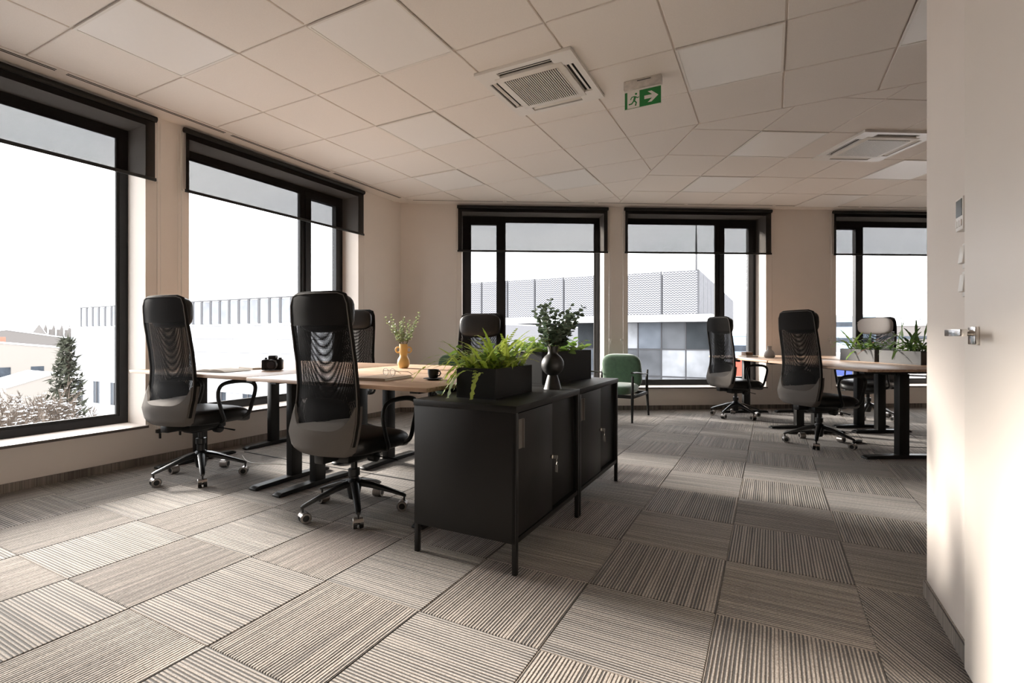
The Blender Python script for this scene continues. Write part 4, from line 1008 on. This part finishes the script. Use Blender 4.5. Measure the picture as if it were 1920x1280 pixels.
# terrain and far things
gm = MB(); random.seed(5); rows = []
for i in range(30):
    v = -40+i*i*2.2; rows.append([(-900+60*j, v, -14+1.2*math.sin(i*.9+j*.7)) for j in range(31)])
gnd = struct(gm.loft(rows).build('ground', mat('snowy_ground', (.60, .60, .61), .95, spec=.05, noise=.5, nscale=.05, c2=(.18, .155, .13)), smooth=True, ang=80))
hm = MB(); top = []; bot = []; back = []
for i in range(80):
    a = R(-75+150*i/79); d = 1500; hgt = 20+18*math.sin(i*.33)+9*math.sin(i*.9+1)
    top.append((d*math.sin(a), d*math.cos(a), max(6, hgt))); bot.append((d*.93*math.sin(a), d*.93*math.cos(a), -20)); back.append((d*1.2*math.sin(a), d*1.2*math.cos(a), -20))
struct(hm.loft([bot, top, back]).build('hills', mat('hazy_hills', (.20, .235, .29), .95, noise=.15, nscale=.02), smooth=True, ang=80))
M_hw = mat('house_wall', (.24, .22, .20), .9, noise=.1); M_hw2 = mat('house_wall_dark', (.12, .11, .105), .9); M_brick = mat('chimney_brick', (.20, .09, .06), .8)
def house(hd, d, zt, W, D_, hwall, gable, label, rot=0, m=None, chim=False, n_win=3):
    """gabled snow-roofed house; hd heading deg, d distance, zt ridge height"""
    a = R(hd); o = thing('house', label, 'house', (d*math.sin(a), d*math.cos(a), zt), -a+R(rot)); w2, d2 = W/2, D_/2; m = m or M_hw
    body = MB(); body.add([(-w2, -d2, -gable-hwall), (w2, -d2, -gable-hwall), (w2, -d2, -gable), (0, -d2, -.05), (-w2, -d2, -gable), (-w2, d2, -gable-hwall), (w2, d2, -gable-hwall), (w2, d2, -gable), (0, d2, -.05), (-w2, d2, -gable)],
             [(0, 1, 2, 3, 4), (9, 8, 7, 6, 5), (0, 5, 6, 1), (1, 6, 7, 2), (4, 9, 5, 0), (2, 7, 8, 3), (3, 8, 9, 4)]); body.build('walls', m, o)
    for s in (-1, 1):
        e = .1; q = MB(); zs = -gable*(1+e/w2)
        q.add([(0, -d2-e, 0), (s*(w2+e), -d2-e, zs), (s*(w2+e), d2+e, zs), (0, d2+e, 0), (0, -d2-e, .3), (s*(w2+e), -d2-e, zs+.3), (s*(w2+e), d2+e, zs+.3), (0, d2+e, .3)],
              [(0, 1, 2, 3), (7, 6, 5, 4), (0, 4, 5, 1), (1, 5, 6, 2), (2, 6, 7, 3), (3, 7, 4, 0)]); q.build('roof_slope', M_snow, o)
    for k in range(n_win):
        x = -w2+W*(k+.5)/n_win; rbox(x-W*.1/n_win*2, x+W*.1/n_win*2, -d2-.06, -d2+.02, -gable-hwall*.62, -gable-hwall*.22).build('window', M_oglass, o)
    if chim: rbox(-w2*.5, -w2*.5+.9, -.4, .5, -gable*.5, .9).build('chimney', M_brick, o); rbox(w2*.15, w2*.15+.9, -.4, .5, -gable*.2, .9).build('chimney', M_brick, o)
    return o
house(-44.6, 300, 6.0, 15, 10, 20, 4.5, 'broad snow-covered gable house on the rise before the hills', 70, M_hw2)
for k in range(6): house(-43.4+.5*k, 420, 8.4-.15*k, 2.1, 2.3, 24, 3.0, 'narrow snow-roofed gable house in a terraced row', 42, M_hw2, n_win=1).__setitem__('group', 'terraced gable houses')
house(-46.9, 130, -.1, 26, 10, 13, 1.6, 'long low house with snowy roof and two brick chimneys', 4, M_hw, True, 6)
house(-45.6, 205, 2.6, 26, 9, 16, 2.4, 'dark-walled long house with snowy roof behind the chimneyed house', 0, M_hw2, n_win=7)
house(-43.6, 92, -4.0, 9, 8, 11, 1.4, 'low snowy-roofed shed among the bare trees', 18, M_hw, n_win=3)
# bare trees and a pine
M_bark = mat('bare_twigs', (.115, .088, .068), .9, noise=.4, nscale=2); M_pine = mat('pine_needles', (.07, .075, .05), .9, noise=.5, nscale=1.5)
def bare_tree(hd, d, zt, H, sp, label, seed, snow=True):
    random.seed(seed); a = R(hd); o = thing('bare_tree', label, 'tree', (d*math.sin(a), d*math.cos(a), zt-H), 0, 'bare trees below the windows')
    MB().tube([(0, 0, 0), (.1, 0, H*.3), (0, .1, H*.6)], [.16, .12, .07], 6).build('trunk', M_bark, o)
    tw = MB(); sn = MB()
    def grow(p, dr, L, r_, n):
        q = p+dr*L; tw.add([p+Vector((r_, 0, 0)), p+Vector((-r_*.5, r_*.8, 0)), p+Vector((-r_*.5, -r_*.8, 0)), q], [(0, 1, 3), (1, 2, 3), (2, 0, 3)])
        if random.random() < .16: c_ = p+dr*L*.5; k_ = .05+random.random()*.07; sn.add([c_+Vector((k_, 0, .03)), c_+Vector((0, k_, .05)), c_+Vector((-k_, 0, .03)), c_+Vector((0, -k_, .05))], [(0, 1, 2), (0, 2, 3)])
        if n == 0: return
        for k in range(3 if n > 1 else 4):
            e = Vector((random.uniform(-1, 1), random.uniform(-1, 1), random.uniform(-.25, .9)))*sp
            grow(p+dr*L*random.uniform(.45, 1), (dr+e).normalized(), L*random.uniform(.55, .85), r_*.7, n-1)
    for k in range(9):
        e = Vector((random.uniform(-1, 1), random.uniform(-1, 1), random.uniform(.2, 1.1))).normalized(); grow(Vector((0, 0, H*random.uniform(.3, .62))), e, H*.15, .085, 5)
    stuff(tw.build('twigs', M_bark, o)); stuff(sn.build('snow_on_twigs', M_snow, o))
for k, (hd, d, zt, H, sp) in enumerate(((-46.3, 29, .3, 11, .8), (-43.6, 27, .2, 11, .8), (-42.6, 22, -.6, 10, .8), (-44.9, 23, .1, 10, .85), (-47.6, 23, .5, 10, .8))):
    bare_tree(hd, d, zt, H, sp, 'bare brown tree with snow-dusted twigs below the window', 20+k)
random.seed(9); a = R(-42.0); pn1 = thing('pine_tree', 'dark green pine with snowy needles beside the white building', 'tree', (30*math.sin(a), 30*math.cos(a), -9.9)); MB().tube([(0, 0, 0), (0, 0, 8), (.1, 0, 10.6)], [.2, .14, .03], 7).build('trunk', M_bark, pn1)
nd = MB()
for k in range(2000):
    t = random.random()**.8; z = 3+7.8*t; r_ = (1.5*(1-t)+.2)*random.uniform(.3, 1); b_ = random.uniform(0, 2*PI); c_ = Vector((r_*math.cos(b_), r_*math.sin(b_), z)); e = Vector((random.uniform(-1, 1), random.uniform(-1, 1), random.uniform(-.4, .8))).normalized()*.34; f = e.cross(Vector((.3, .5, .8))).normalized()*.07
    nd.add([c_-f, c_+f, c_+e], [(0, 1, 2)])
stuff(nd.build('needles', M_pine, pn1))
# far things seen through the right-hand windows
def block(hd, d, z0, z1, W, D_, m, label, cat='building', name='far_building', bands=0):
    a = R(hd); o = thing(name, label, cat, (d*math.sin(a), d*math.cos(a), 0), -a); rbox(-W/2, W/2, 0, D_, z0, z1).build('walls', m, o); rbox(-W/2-.2, W/2+.2, -.2, D_+.2, z1, z1+.4).build('roof', M_snow, o)
    for k in range(bands): zz = z1-(z1-z0)*(k+.5)/bands; rbox(-W/2+.4, W/2-.4, -.1, .05, zz-.5, zz+.5).build('window_band', M_oglass, o)
M_red = mat('red_sign', (.35, .07, .04), .6); M_blue = mat('blue_tarp', (.035, .06, .22), .6); M_bw = mat('blue_white', (.24, .30, .36), .5)
block(24.9, 95, -12, 1.0, 6, 6, M_bw, 'pale blue glazed building beyond the grey one', bands=3); block(25.0, 90, -12, -3.0, 5, 3, M_red, 'red and white low shop building below the pale blue one', bands=1)
block(34.2, 130, -12, 5.2, 9, 9, M_bw, 'light blue glass office building on the horizon', bands=5); block(32.9, 60, -12, -1.2, 5, 6, M_blue, 'blue container-like building beneath the glass office', bands=1)
block(37.5, 220, -12, 4.5, 40, 12, M_hw2, 'long low grey hall on the horizon behind the desk plants', bands=2); block(42, 240, -12, 3.5, 50, 12, M_hw, 'pale low hall on the horizon beside the grey one', bands=2)
